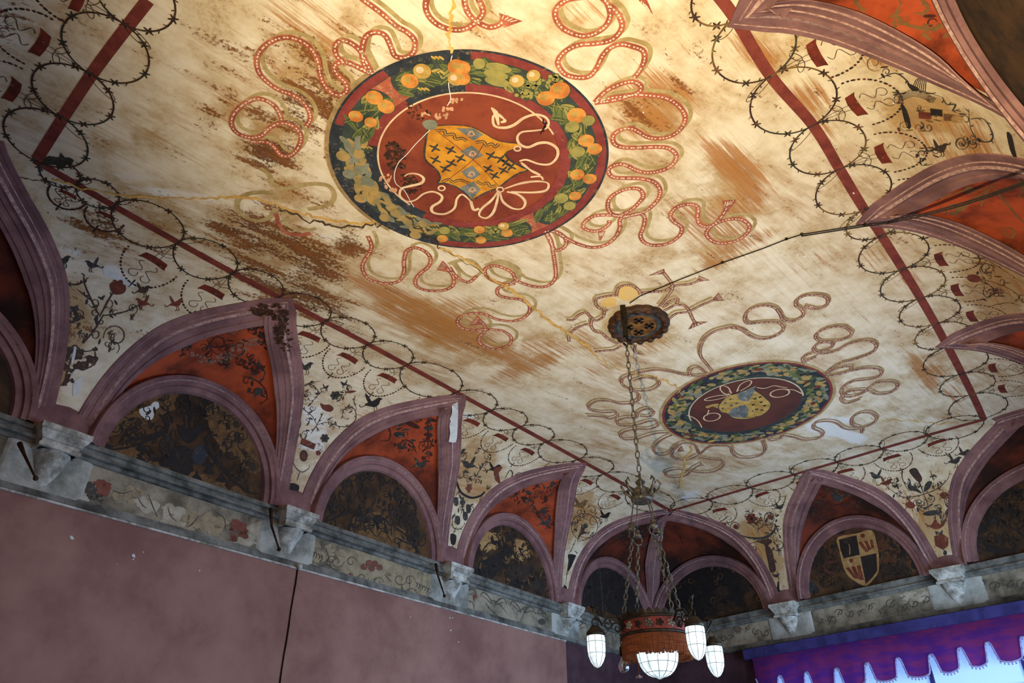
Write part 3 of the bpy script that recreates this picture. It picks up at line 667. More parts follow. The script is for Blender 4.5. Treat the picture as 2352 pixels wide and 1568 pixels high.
paint('pt_tan', srgb(172, 140, 92), srgb(150, 112, 66), .45); paint('pt_stem', srgb(78, 54, 46), srgb(54, 46, 42), .25); paint('pt_steel', srgb(62, 62, 62), srgb(50, 46, 44), .3); paint('pt_russet', srgb(120, 60, 44), srgb(94, 46, 36), .25)
paint('pt_dark', srgb(40, 36, 36), srgb(34, 30, 30), .3, srgb(92, 70, 48)); paint('pt_dark2', srgb(62, 50, 42), srgb(44, 38, 34), .35, srgb(100, 76, 50)); paint('pt_ochre', srgb(126, 92, 54), srgb(88, 64, 40), .59, srgb(52, 40, 32), 11); paint('pt_white', srgb(224, 226, 226), srgb(206, 208, 206), .0)
paint('pt_damp', srgb(58, 34, 22), srgb(40, 26, 20), .59, srgb(110, 74, 66), 12); paint('pt_flake', srgb(150, 116, 100), srgb(120, 84, 70), .59, srgb(150, 60, 36), 12)
paint('pt_web_dark', srgb(72, 34, 26), srgb(60, 34, 30), .3, srgb(150, 56, 32)); paint('pt_web_olive', srgb(128, 96, 58), srgb(104, 76, 52), .3, srgb(176, 72, 40)); paint('pt_crack', srgb(222, 182, 104), srgb(190, 142, 72), .2); paint('pt_crack_dk', srgb(82, 66, 48), None, .2)
paint('pt_frz', srgb(70, 66, 62), srgb(90, 80, 72), .4, srgb(134, 124, 106)); paint('pt_frz_red', srgb(134, 74, 60), srgb(110, 70, 58), .4, srgb(134, 124, 106)); paint('pt_frz_pale', srgb(188, 182, 166), srgb(160, 148, 126), .35, srgb(120, 112, 94)); paint('pt_frz_beige', srgb(168, 154, 126), srgb(140, 126, 100), .5, srgb(120, 112, 96)); paint('pt_yellow', srgb(228, 186, 104), srgb(218, 186, 128), .5)
# ---- red border of the middle field
bd_ = Film('painted_border', ceiling, ['border_red', 'pt_edge'])
BORD = [[(340, 0), (211, 170), (85, 366)], [(80, 368), (409, 556), (640, 682), (846, 790), (1126, 943), (1389, 1087), (1542, 1174)], [(1540, 1173), (1722, 1119), (1924, 1060), (2127, 1000), (2262, 962)], [(2260, 964), (2233, 905), (2177, 796), (2114, 684), (2025, 541), (1985, 481), (1928, 387), (1867, 287), (1770, 174), (1690, 44), (1650, -10)]]
for b in BORD: hs = surf(spline([np.array(q) for q in b], 14)); bd_.strip(hs, .088, 0, 1.2)
bd_.build()
# ---- ribbons
SHF = (0.055, 0.02)
def ribbon(cr, pts, w=.047, red=True, olive=True, sh=(13, -11), rm=0, dots=True, taper=None, name='painted_ribbon', off=2.0, om=1):
    F = Film(name, ceiling, ['pt_red', 'pt_olive', 'pt_dot', 'pt_edge', 'pt_redbrown', 'pt_olive2']); sp = spline(px(cr, pts), 7); hs = surf(sp)
    if olive: F.strip(surf([(x + sh[0], y + sh[1]) for x, y in sp]), w * .78, om, off - .6)
    if red:
        F.strip(hs, w, rm, off, taper=taper)
        if dots: F.dots(hs, w * .66, w * .42, w * .30, 2, off + 1.3)
    return F.build()
def fan(cr, pts, w=.05, rm=0):
    F = Film('painted_ribbon_tip', ceiling, ['pt_red', 'pt_redbrown', 'pt_dot']); p = px(cr, pts); F.bvh = BVV
    F.poly(cr, pts, rm, 2.3, 1, False)
    a, b, c = [np.array(q) for q in px(cr, [pts[0], pts[1], pts[-1]])]
    for t in (.2, .4, .6, .8): F.strip(surf([c + (a + (b - a) * t - c) * u for u in (.55, .75, .95)]), .007, 2, 3.2)
    F.build()
R1 = [('h', [(920, 285), (850, 250), (780, 215), (720, 220), (700, 250), (720, 290), (770, 340), (775, 385), (740, 410), (690, 400), (640, 350), (615, 280), (605, 220), (580, 160), (530, 105), (470, 75), (400, 65), (330, 85), (270, 130), (240, 180), (238, 240), (262, 295), (320, 350), (380, 385), (450, 410), (510, 450), (550, 510), (555, 560), (530, 600)]),
 ('h', [(385, 570), (375, 530), (340, 475), (280, 440), (220, 435), (150, 470), (95, 530), (85, 590), (120, 640), (190, 665), (260, 655), (310, 610), (370, 580), (440, 590), (490, 630), (500, 680), (475, 740), (430, 775), (380, 770), (345, 730), (300, 695), (200, 690)]),
 ('h', [(925, 280), (890, 210), (850, 140), (790, 95), (740, 85), (705, 120), (715, 175), (760, 210), (840, 240), (925, 280)]),
 ('2', [(440, 490), (400, 430), (388, 340), (410, 250), (470, 215), (540, 235), (580, 310), (610, 375), (680, 385), (735, 345), (740, 270), (690, 215), (620, 175), (540, 105), (470, 50), (400, 0), (370, -30)]),
 ('2', [(830, -30), (815, 40), (840, 110), (900, 165), (980, 195), (1070, 195), (1150, 150), (1200, 90), (1190, 30), (1160, -30)]),
 ('2', [(1075, -20), (1090, 60), (1130, 120), (1180, 155), (1240, 180), (1300, 170), (1340, 140)]),
 ('2', [(2030, -20), (1960, -25), (1850, -20), (1760, 0), (1700, 50), (1690, 110), (1730, 180), (1800, 220), (1880, 240), (1960, 220), (2030, 170), (2060, 100), (2040, 20), (1990, -30)]),
 ('2', [(2050, 30), (2110, 90), (2140, 160), (2120, 220), (2060, 270), (1960, 290), (1850, 300), (1760, 340), (1710, 400), (1715, 450), (1760, 500), (1840, 520), (1920, 510), (1970, 450), (2010, 370), (2060, 320), (2130, 295), (2210, 310), (2280, 340), (2290, 400), (2260, 470), (2220, 520)]),
 ('e', [(520, 170), (600, 90), (700, 40), (790, 20), (850, 50), (840, 95), (760, 125), (650, 155), (520, 172)]),
 ('e', [(520, 170), (620, 140), (720, 125), (820, 115), (920, 120), (1020, 135), (1100, 175), (1160, 240), (1170, 300), (1130, 370), (1060, 415), (980, 430), (900, 420), (840, 385), (790, 360), (730, 360), (670, 390), (650, 430), (670, 475), (740, 495), (850, 495), (960, 490), (1050, 500), (1105, 545), (1095, 600), (1040, 645), (960, 670), (880, 675), (810, 655), (750, 625), (690, 615), (630, 640), (620, 675), (660, 710), (760, 715), (860, 720), (950, 745), (990, 800), (980, 860), (930, 920), (870, 960), (800, 980), (700, 990), (640, 970), (615, 920), (630, 860), (690, 815), (770, 790), (840, 795), (870, 840), (840, 890), (780, 945), (700, 985)]),
 ('e', [(700, 985), (600, 980), (510, 990), (450, 1030), (440, 1070), (490, 1095), (560, 1090), (620, 1050), (625, 1020)]),
 ('e', [(170, 1095), (250, 1105), (310, 1150), (310, 1200), (270, 1230), (230, 1230), (200, 1170), (165, 1100)]),
 ('e', [(230, 1095), (300, 1140), (400, 1190), (500, 1215), (590, 1200), (660, 1150), (700, 1080), (705, 1010), (760, 990), (840, 970), (880, 1000), (870, 1070), (850, 1130), (880, 1180), (950, 1200), (1050, 1185), (1130, 1130), (1145, 1070), (1090, 1030), (1065, 990), (1090, 940), (1150, 910), (1220, 905), (1265, 930), (1260, 1000), (1280, 1050), (1340, 1065), (1420, 1030), (1500, 1010), (1580, 1015), (1635, 1060), (1610, 1120), (1540, 1165), (1450, 1185), (1370, 1170), (1325, 1120), (1350, 1070), (1410, 1020), (1460, 950), (1480, 890)]),
 ('6', [(425, 120), (450, 180), (440, 230), (400, 290), (390, 340), (420, 400), (480, 430), (570, 440), (640, 420), (670, 360), (670, 290), (690, 220), (750, 200), (820, 230), (850, 280), (830, 330), (770, 380), (745, 430), (770, 470), (850, 490), (940, 485), (1000, 450), (1000, 390), (960, 340)]),
 ('6', [(1625, 90), (1660, 150), (1675, 230), (1690, 330), (1690, 400), (1650, 450), (1580, 465), (1500, 450), (1430, 420), (1400, 370), (1340, 335), (1270, 320), (1215, 345), (1230, 395), (1290, 430), (1370, 445), (1440, 410)]),
 ('6', [(1420, 440), (1340, 455), (1300, 480), (1310, 520), (1380, 540), (1460, 550), (1515, 590), (1510, 640), (1460, 680), (1380, 695), (1290, 680), (1220, 650), (1140, 640), (1060, 660), (1030, 700), (1060, 740), (1140, 755), (1240, 750), (1330, 760), (1390, 800), (1380, 850), (1310, 880), (1230, 875), (1180, 840), (1180, 800), (1215, 760), (1210, 720), (1180, 690)]),
 ('6', [(1160, 390), (1110, 430), (1060, 420), (1010, 380), (975, 330)])]
for cr, p in R1: ribbon(cr, p)
for cr, p in (('2', [(1440, 495), (1340, 430), (1240, 370)]),): pass
for cr, p in (('h', [(255, 850), (310, 890), (330, 940), (370, 970), (440, 970), (520, 950), (600, 945), (670, 960), (700, 1010), (680, 1060), (620, 1085), (540, 1095)]), ('h', [(350, 1040), (330, 1005), (250, 995), (170, 1010), (120, 1050), (130, 1110), (180, 1150), (250, 1165), (320, 1140), (350, 1090)]), ('6', [(1190, 355), (1130, 290), (1050, 285), (970, 310)]), ('6', [(1215, 320), (1300, 300), (1390, 330), (1450, 390)])):
    ribbon(cr, p, red=False, sh=(0, 0), w=.062)
ribbon('h', [(350, 1120), (375, 1200), (420, 1240), (500, 1250), (560, 1240)], dots=False)
for cr, p in (('e', [(1440, 880), (1545, 868), (1480, 960), (1455, 950)]), ('e', [(545, 1105), (600, 1095), (565, 1165), (552, 1165)]), ('2', [(1310, 85), (1470, 140), (1345, 185), (1320, 160)]), ('6', [(930, 285), (890, 350), (1000, 370), (985, 340)]), ('6', [(1165, 655), (1110, 725), (1215, 720), (1200, 695)])): fan(cr, p)
for x, y in ((1520, 20), (1500, 8)): pass
fan('2', [(2250, 0), (2349, 95), (2300, -20), (2270, -20)])
R2 = [('f', [(990, 660), (950, 610), (910, 560), (905, 500), (935, 430), (1000, 380), (1080, 355), (1160, 345), (1240, 375)]),
 ('g', [(250, 350), (320, 365), (380, 405), (450, 430), (530, 425), (600, 390), (625, 350), (590, 315), (520, 310), (440, 315), (370, 320), (345, 290), (360, 240), (410, 205), (490, 190), (560, 205), (600, 250), (620, 290), (680, 305), (740, 285), (770, 250), (750, 215), (715, 190), (720, 150), (780, 120), (860, 115), (930, 130), (945, 170), (910, 205), (850, 215), (770, 195)]),
 ('g', [(1120, 385), (1060, 345), (980, 345), (900, 370), (855, 410), (880, 445), (950, 450), (1040, 440), (1100, 415), (1120, 385)]), ('g', [(985, 470), (940, 455), (870, 470), (840, 505), (870, 530), (930, 535), (1010, 515), (1080, 475), (1160, 450), (1240, 445), (1290, 470), (1280, 515), (1220, 550), (1130, 580), (1030, 610), (960, 650), (920, 690)]),
 ('g', [(985, 470), (960, 500), (900, 520), (830, 535), (770, 560), (765, 590), (785, 610)]), ('g', [(860, 560), (800, 585), (770, 590)]), ('g', [(920, 690), (1000, 650), (1080, 630), (1115, 640), (1090, 665), (1000, 690), (930, 700)]),
 ('g', [(930, 705), (1020, 690), (1100, 665), (1200, 645), (1290, 645), (1330, 670), (1310, 705), (1230, 725), (1140, 735), (1070, 765), (1040, 805), (1060, 845), (1130, 845), (1200, 820), (1230, 795), (1280, 755), (1360, 740), (1435, 750), (1440, 785), (1390, 820), (1300, 830), (1240, 805), (1180, 800), (1100, 810), (1050, 840), (1040, 870), (1080, 895), (1180, 865)]),
 ('g', [(465, 1140), (480, 1190), (490, 1230), (460, 1270), (380, 1290), (300, 1285), (255, 1250), (240, 1210), (170, 1200), (90, 1210), (20, 1265)]), ('f', [(897, 1265), (870, 1200), (800, 1180), (730, 1205), (700, 1260), (740, 1300), (820, 1300), (890, 1270)]),
 ('f', [(890, 1285), (980, 1300), (1060, 1310), (1070, 1345), (1010, 1385), (920, 1395), (830, 1385), (750, 1370), (670, 1385), (660, 1415), (720, 1430), (800, 1415), (850, 1370), (920, 1330)]),
 ('g', [(620, 1130), (560, 1120), (515, 1140), (540, 1165), (600, 1150), (625, 1130), (700, 1140), (770, 1160), (850, 1155), (905, 1130), (890, 1100), (840, 1075), (850, 1040), (920, 1025), (1000, 1035), (1060, 1075), (1130, 1085), (1200, 1070), (1270, 1040), (1295, 1000), (1250, 965), (1180, 965), (1120, 1000), (1120, 1050), (1180, 1075), (1190, 1110)]),
 ('f', [(700, 1105), (600, 1110), (520, 1130), (440, 1155), (360, 1155), (330, 1130), (360, 1100), (450, 1080), (540, 1080), (600, 1055), (590, 1025), (530, 1025), (450, 1050), (380, 1060), (320, 1050), (310, 1020), (370, 1000), (440, 1000), (460, 960), (520, 935), (570, 955), (540, 990), (470, 985)]),
 ('f', [(710, 1120), (640, 1150), (590, 1190), (570, 1230), (600, 1265), (660, 1265), (710, 1235), (760, 1190)]), ('f', [(880, 700), (790, 690), (700, 670), (600, 655), (510, 665), (410, 690), (345, 720), (345, 760), (400, 795), (480, 805), (560, 795), (610, 755), (580, 720), (500, 710), (420, 735)]),
 ('f', [(400, 800), (450, 820), (465, 860), (430, 890), (340, 900), (250, 880), (160, 880), (105, 915), (120, 945), (200, 960), (290, 960), (310, 985), (260, 1005), (190, 990), (90, 985)]), ('f', [(960, 690), (900, 640), (840, 650), (830, 690), (890, 700), (940, 695)])]
for cr, p in R2: ribbon(cr, p, .041, sh=(4, -5) if cr == 'g' else (-4, -5), rm=4, om=5)
fan('g', [(800, 195), (850, 185), (840, 220), (825, 218)], rm=1); fan('f', [(905, 1320), (950, 1360), (930, 1345), (900, 1345)], rm=1); fan('f', [(770, 1200), (790, 1240), (740, 1245), (740, 1230)], rm=1)
RR_ = [('r', [(720, 350), (740, 270), (800, 235), (880, 240), (950, 290), (960, 330)]), ('r', [(720, 335), (620, 345), (530, 370), (515, 420), (560, 470), (640, 485)]), ('r', [(600, 490), (590, 550), (520, 590), (470, 560), (420, 510), (350, 530), (290, 580), (220, 580)]), ('r', [(480, 570), (470, 640), (510, 700), (580, 720), (640, 770), (720, 810), (790, 800)]),
 ('r', [(440, 620), (330, 660), (250, 730), (250, 800)]), ('r', [(770, 840), (700, 880), (600, 890), (510, 900)]), ('r', [(910, 830), (910, 900), (990, 930)]), ('r', [(1190, 460), (1250, 400), (1330, 370), (1320, 420), (1200, 490)]), ('r', [(1150, 450), (1230, 350), (1280, 270), (1270, 210), (1210, 130), (1190, 110)]),
 ('r', [(970, 310), (1100, 300), (1200, 290), (1300, 240), (1450, 225), (1540, 190)]), ('r', [(1300, 430), (1400, 440), (1450, 490), (1480, 560), (1510, 610)]), ('r', [(1240, 580), (1320, 520), (1440, 500), (1560, 440), (1700, 380)])]
for cr, p in RR_: ribbon(cr, p, .040, sh=(-4, -6), rm=4)
for p in ([(1200, 70), (1040, 140), (1180, 125), (1210, 115)], [(1550, 140), (1660, 185), (1530, 205), (1525, 185)], [(1745, 310), (1800, 390), (1690, 395), (1680, 380)], [(1440, 680), (1640, 600), (1530, 600), (1500, 590)]): fan('r', p, rm=1)
YF = Film('painted_yellow_wash', ceiling, ['pt_yellow']); YF.poly('r', [(690, 330), (700, 270), (800, 230), (900, 250), (950, 310), (890, 380), (790, 390)], 0, .6); YF.poly('r', [(560, 410), (620, 360), (720, 370), (700, 450), (600, 460)], 0, .6); YF.build()
# ---- vine rings along the border
KN = [([(340, -70), (286, 54.5), (204, 167), (136, 266), (80, 368)], 1.0), ([(95, 374), (180, 420), (269, 467), (409, 556), (535, 626), (640, 683), (751, 735), (846.5, 789.5), (935, 837), (1044, 902), (1126, 943), (1194, 980), (1255, 1014), (1328, 1054), (1389, 1087), (1453, 1123), (1532, 1170)], 1.0),
      ([(1545, 1170), (1632, 1149), (1721, 1118), (1820, 1087), (1922, 1060), (2025, 1029), (2127, 996), (2259, 964)], 1.0), ([(1625, -50), (1688, 44), (1770, 174), (1867, 287), (1929, 387), (1985, 481), (2025, 541), (2074, 617), (2114, 684), (2152, 742), (2177, 796), (2208, 858), (2233, 905), (2257, 961)], 1.0)]
CEN = (A + B + Cc + on_z(1640, -300)) [:2] / 4
VM = ['pt_vine', 'pt_vine_green', 'pt_vine_ochre', 'pt_tablet']
rv = random.Random(5)
for side, (kn, _) in enumerate(KN):
    K = [on_z(x, y)[:2] for x, y in kn]
    for i in range(len(K) - 1):
        a_, b_ = K[i], K[i + 1]; Mid = (a_ + b_) / 2; ax = nrm(b_ - a_); L = np.linalg.norm(b_ - a_); out = np.array([-ax[1], ax[0]])
        if out @ (Mid - CEN) < 0: out = -out
        if L < .25: continue
        sk = (side == 1 and i in (0, 1))
        F = Film('painted_vine_ring', ceiling, VM); r2 = min(.40 * L + .05, .36)
        el = [Mid + ax * (L / 2) * math.cos(t) + out * r2 * math.sin(t) for t in np.linspace(0, 2 * PI, 40, endpoint=False)]
        hs = planar(el); dk = 0
        for k in range(4): F.strip(hs[k * 10:k * 10 + 10] + hs[(k * 10 + 10) % 40:(k * 10 + 10) % 40 + 1], .015, (0, 1, 0, 2 if side == 3 else 0)[(k + i) % 4], 1.6)
        for k in range(0, 40, 2):                       # thorns and leaf whorls
            p, n = hs[k]; q = hs[(k + 1) % 40][0]; T = nrm(q - p); S = np.cross(n, T); big = k % 6 == 0; m_ = (0, 1, 0, 2 if side == 3 else 1)[(k // 3 + i) % 4]
            if big:
                for an in (.9, -.9, 2.3, -2.3, 0.0): F.leaf(p + (T * math.cos(an) + S * math.sin(an)) * .02, n, T * math.cos(an) + S * math.sin(an), .048, .016, m_, 1.9, 4)
                F.leaf(p, n, T, .066, .026, m_, 2.0, 4)
            else:
                sg = 1 if k % 4 else -1; d = T * .6 + S * sg * .8; F.leaf(p + d * .018, n, d, .038, .011, m_, 1.9, 3)
        # knot loops at b_, hanging tablet outside the border, string of beads
        kp = b_
        if i < len(K) - 2:
            for s_ in (-1, 1):
                dv = nrm(-out + ax * .45 * s_)
                if s_ > 0: lp = [kp + dv * (L * .22 * (1 - math.cos(t))) + np.array([-dv[1], dv[0]]) * (.035 * math.sin(t)) for t in np.linspace(0, 2 * PI, 18)]; F.strip(planar(lp), .006, 0, 1.8)
                tb = kp + out * .27 * min(1.2, L / .55) + ax * s_ * .03; F.strip(planar([kp + (tb - kp) * t for t in np.linspace(0.05, 1, 6)]), .005, 0, 1.8)
                d2 = nrm(out * -.5 + ax * s_); lp = [kp + out * .25 + d2 * (.06 * (1 - math.cos(t))) + np.array([-d2[1], d2[0]]) * .025 * math.sin(t) for t in np.linspace(0, 2 * PI, 14)]; F.strip(planar(lp), .006, 0, 1.8)
            F.build(); G = Film('painted_tablet', ceiling, VM); sc = min(1.15, L / .52); c0 = kp + out * .31 * sc; hl, hw_ = .115 * sc, .034 * sc
            cr_ = [c0 + ax * x * hl + out * (y * hw_ - .010 * (1 - x * x)) for x, y in ((-1.12, 1.3), (-.9, -.8), (-.3, -1), (.3, -1), (.95, -1.0), (1.02, .3), (1.12, .9), (.7, 1.0), (.2, 1), (-.4, 1), (-.8, 1.0))]
            G.fill(planar(cr_), 3, 1.8)
            for s_ in (-1, 1):
                sp_ = [c0 + out * (.05 + .035 * t) * sc + ax * s_ * (.055 + .035 * math.sin(t * 2.1)) * sc for t in np.linspace(0, 3.4, 16)] + [c0 + out * (.19 - .03 * math.cos(t)) * sc + ax * s_ * (.06 + .04 * math.sin(t)) * sc for t in np.linspace(.6, 5.5, 12)]; G.strip(planar(sp_), .006, 0, 1.8)
            G.build(); Bd = Film('painted_beads', ceiling, VM, kind='stuff'); rb = min(.28, .49 * L); c1 = kp + out * (.34 * sc)
            okb = []
            for k, t in enumerate(np.linspace(-1.75, 1.75, 27)):
                p = c1 + (out * math.cos(t) * 1.0 + ax * math.sin(t)) * rb; okb.append(p)
            for w_ in WALLS: pass
            hb = planar(okb); bays_ = {1: BL, 2: BE, 3: BF, 0: []}[side]
            for k in range(1, len(hb) - 1):
                p = hb[k][0]; bad = False
                for by in bays_:
                    q = float((p - by.w.P0) @ by.w.d); dd = by.w.dist(p[0], p[1])
                    if by.s0 < q < by.s1:
                        t_ = (q - by.sm) / ((by.s1 - by.sm) if q > by.sm else (by.sm - by.s0))
                        if dd < float(gd(t_, by.dap)) + .14: bad = True
                if bad: continue
                T = nrm(hb[k + 1][0] - hb[k - 1][0]); Bd.leaf(p, hb[k][1], T, (.042, .026, .026)[k % 3], .022, 0 if k % 5 else 3, 1.7, 4)
                if k == 13: 
                    for an in (0, PI / 2, PI, -PI / 2): Bd.leaf(p + (T * math.cos(an) + np.cross(hb[k][1], T) * math.sin(an)) * .03, hb[k][1], T * math.cos(an) + np.cross(hb[k][1], T) * math.sin(an), .05, .018, 0, 1.8, 4)
            Bd.build()
        else: F.build()
oak = Film('painted_oak_leaf', ceiling, ['pt_vine_green']); oak.poly('1', [(290, 1090), (330, 1050), (400, 1060), (410, 1025), (440, 1060), (470, 1060), (500, 1080), (480, 1100), (450, 1110), (420, 1135), (390, 1110), (340, 1110)], 0, 2.2, 2); oak.build()
# ---- roundels
def fitc(P):
    P = np.array(P); Mx = np.c_[P, np.ones(len(P))]; k = np.linalg.lstsq(Mx, (P ** 2).sum(1), rcond=None)[0]; c = k[:2] / 2; return c, math.sqrt(k[2] + c @ c)
def ell(P):
    """best ellipse in the ceiling plane: centre and affine map from the unit circle"""
    P = np.array(P); c0 = P.mean(0); q = P - c0; k = np.linalg.lstsq(np.c_[q[:, 0] ** 2, q[:, 0] * q[:, 1], q[:, 1] ** 2, q], np.ones(len(q)), rcond=None)[0]
    Q = np.array([[k[0], k[1] / 2], [k[1] / 2, k[2]]]); cen = np.linalg.solve(-2 * Q, k[3:]); s = 1 + cen @ Q @ cen; w, V = np.linalg.eigh(Q / s)
    return cen + c0, V @ np.diag(1 / np.sqrt(w)) @ V.T
def plan(cr, pts): return [on_z(x, y)[:2] for x, y in px(cr, pts)]
class Roundel:
    def __init__(s, outer): s.c, s.M = ell(outer)
    def pt(s, a, r): return s.c + s.M @ (r * np.array([math.cos(a), math.sin(a)]))
    def inv(s, p): q = np.linalg.solve(s.M, np.asarray(p) - s.c); return math.atan2(q[1], q[0]), float(np.hypot(*q))
    def ring(s, F, r0, r1, m, off, a0=0.0, a1=2 * PI, n=96):
        n = max(4, int(n * abs(a1 - a0) / (2 * PI))); v = []
        for k in range(n + 1):
            a = a0 + (a1 - a0) * k / n; v += [np.array([*s.pt(a, r0), CH - .0022 * off]), np.array([*s.pt(a, r1), CH - .0022 * off])]
        F.mb.add(v, [(2 * k, 2 * k + 1, 2 * k + 3, 2 * k + 2) for k in range(n)], m)
    def disc(s, F, r, m, off, n=96): F.mb.add([np.array([*s.pt(2 * PI * k / n, r), CH - .0022 * off]) for k in range(n)], [tuple(range(n))], m)
Q1 = Roundel(plan('c', [(30, 700), (2030, 770), (1060, 65), (1000, 1470), (1600, 180), (1850, 1170), (300, 240), (200, 1130), (60, 520), (640, 1400), (1960, 540), (1400, 100)]))
Q2 = Roundel(plan('d', [(150, 760), (2170, 400), (1480, 135), (850, 1080), (800, 270), (1900, 180), (1700, 950), (280, 940), (460, 440), (1300, 1060), (2010, 700)]))
NM = np.array([0, 0, -1.0])
def h3(p): return (np.array([p[0], p[1], CH]), NM)
rd1 = empty('painted_roundel', (*Q1.c, CH)); rd1.parent = ceiling
def ang(Q, cr, p): return Q.inv(plan(cr, [p])[0])[0]
F = Film('roundel_ground', rd1, ['pt_crimson', 'pt_navy', 'pt_garland', 'pt_disc', 'pt_cream', 'pt_edge', 'pt_red'])
Q1.ring(F, .925, 1.0, 0, 2.5); Q1.ring(F, .72, .93, 2, 2.6); Q1.ring(F, .665, .735, 0, 2.8); Q1.disc(F, .67, 3, 2.5)
a0, a1 = ang(Q1, 'c', (60, 570)), ang(Q1, 'c', (800, 1465)); 
def arc_(Q, cr, p, q, via):
    """angles from p to q passing via"""
    a, b, v = (ang(Q, cr, z) for z in (p, q, via)); tw = 2 * PI
    if (v - a) % tw < (b - a) % tw: return a, a + (b - a) % tw
    return a, a - (a - b) % tw
na, nb_ = arc_(Q1, 'c', (50, 570), (800, 1465), (200, 1130)); Q1.ring(F, .925, 1.003, 1, 3.0, na, nb_); Q1.ring(F, .655, .74, 1, 3.1, *arc_(Q1, 'c', (320, 730), (690, 1250), (430, 1080)))
Q1.ring(F, .925, 1.003, 1, 3.0, *arc_(Q1, 'c', (420, 200), (1040, 65), (700, 110))); Q1.ring(F, .655, .74, 1, 3.1, *arc_(Q1, 'c', (560, 400), (1000, 310), (780, 340)))
Q1.ring(F, .655, .668, 4, 3.6, *arc_(Q1, 'c', (540, 1200), (1690, 630), (1000, 325))); Q1.ring(F, .655, .662, 5, 3.6, *arc_(Q1, 'c', (1690, 630), (700, 1240), (1300, 1260))); Q1.ring(F, .992, 1.008, 1, 3.8); F.mats.append('pt_olive2'); Q1.ring(F, 1.0, 1.04, 7, 2.2, *arc_(Q1, 'c', (330, 215), (420, 1370), (25, 700)))
for p in ((450, 330), (1480, 1275)):
    a = ang(Q1, 'c', p); v = []
    for k in range(9):
        r = .725 + .205 * k / 8; hw = .045 + .05 * abs(k / 4 - 1) ** 2; v += [h3(Q1.pt(a - hw, r)), h3(Q1.pt(a + hw, r))]
    F.mb.add([h[0] + h[1] * .0022 * 4.2 for h in v], [(2 * k, 2 * k + 1, 2 * k + 3, 2 * k + 2) for k in range(8)], 6)
F.build()
def garland(Q, par, cr, ties, faded, lm, n, seed, r0=.73, r1=.925, LL=.20, WW=.07, fm=(4, 5, 4)):
    rg = random.Random(seed); F = Film('garland_leaves', par, lm, kind='stuff'); ta = [ang(Q, cr, p) for p in ties]
    for k in range(n):
        a = 2 * PI * k / n + rg.uniform(-.03, .03); r = r0 + .02 + (r1 - r0 - .04) * rg.random()
        if any(abs((a - t + PI) % (2 * PI) - PI) < .09 for t in ta): continue
        p = Q.pt(a, r); T2 = nrm(Q.pt(a + .01, r) - p); R2_ = nrm(Q.pt(a, r + .01) - p); an = rg.uniform(-.9, .9); T = T2 * math.cos(an) + R2_ * math.sin(an); fd = faded(a); L = LL * rg.uniform(.55, 1.0)
        m_ = (rg.choice(fm) if fd else rg.choice((0, 0, 1, 1, 2))); F.leaf(np.array([*p, CH]), NM, np.array([*T, 0]), L, WW * rg.uniform(.6, 1.0), m_, 4.4 + (k % 13) * .12, 5)
        if not fd: F.strip([(np.array([*(p - T * L * .42), CH]), NM), (np.array([*(p + T * L * .42), CH]), NM)], .006, 1 if m_ != 1 else 2, 6.3)
    F.build()
fa, fb = arc_(Q1, 'c', (180, 650), (800, 1430), (200, 1130)); fset = lambda a, lo=min(fa, fb), hi=max(fa, fb): any(lo < a + k * 2 * PI < hi for k in (-1, 0, 1, 2))
LMS = ['pt_leaf', 'pt_leaf_dk', 'pt_leaf_lt', 'pt_orange2', 'pt_faded', 'pt_faded2']
garland(Q1, rd1, 'c', [(450, 330), (1480, 1275)], fset, LMS, 300, 3)
FRU = [(345, 380, 58, 0), (430, 445, 58, 0), (212, 515, 50, 0), (320, 558, 44, 0), (600, 260, 58, 0), (690, 190, 58, 1), (940, 160, 60, 0), (980, 165, 52, 0), (930, 245, 52, 1), (980, 240, 52, 0), (1680, 328, 68, 0), (1580, 385, 60, 0), (1800, 510, 66, 0), (1870, 690, 57, 0), (1930, 750, 54, 0), (1805, 935, 55, 0), (1895, 965, 52, 0), (1790, 1088, 48, 0), (1300, 1355, 48, 0), (1102, 1332, 46, 0), (1112, 1405, 44, 0), (835, 1395, 46, 0), (1275, 1305, 46, 1), (850, 1335, 46, 2), (1690, 1105, 55, 2), (1750, 1160, 48, 2), (1810, 770, 52, 2), (1770, 590, 50, 2), (1885, 545, 45, 2), (1100, 1330, 44, 0),
       (1100, 135, 40, 2), (1240, 165, 75, 3), (1220, 215, 72, 3), (1230, 265, 75, 3), (1370, 260, 50, 1), (1490, 220, 45, 1), (120, 800, 50, 4), (235, 790, 42, 4), (245, 1105, 48, 4), (355, 1080, 48, 4), (640, 1370, 46, 4), (690, 1290, 40, 4), (500, 1215, 44, 4), (420, 1245, 44, 4), (240, 900, 45, 5), (160, 930, 45, 5), (300, 985, 45, 5), (800, 95, 36, 6), (800, 195, 36, 6), (700, 320, 36, 6), (610, 1235, 30, 6), (775, 1300, 28, 6), (290, 740, 32, 6)]
frm = ['pt_orange', 'pt_orange2', 'pt_leaf_lt', 'pt_leaf', 'pt_faded', 'pt_faded2', 'pt_cream']
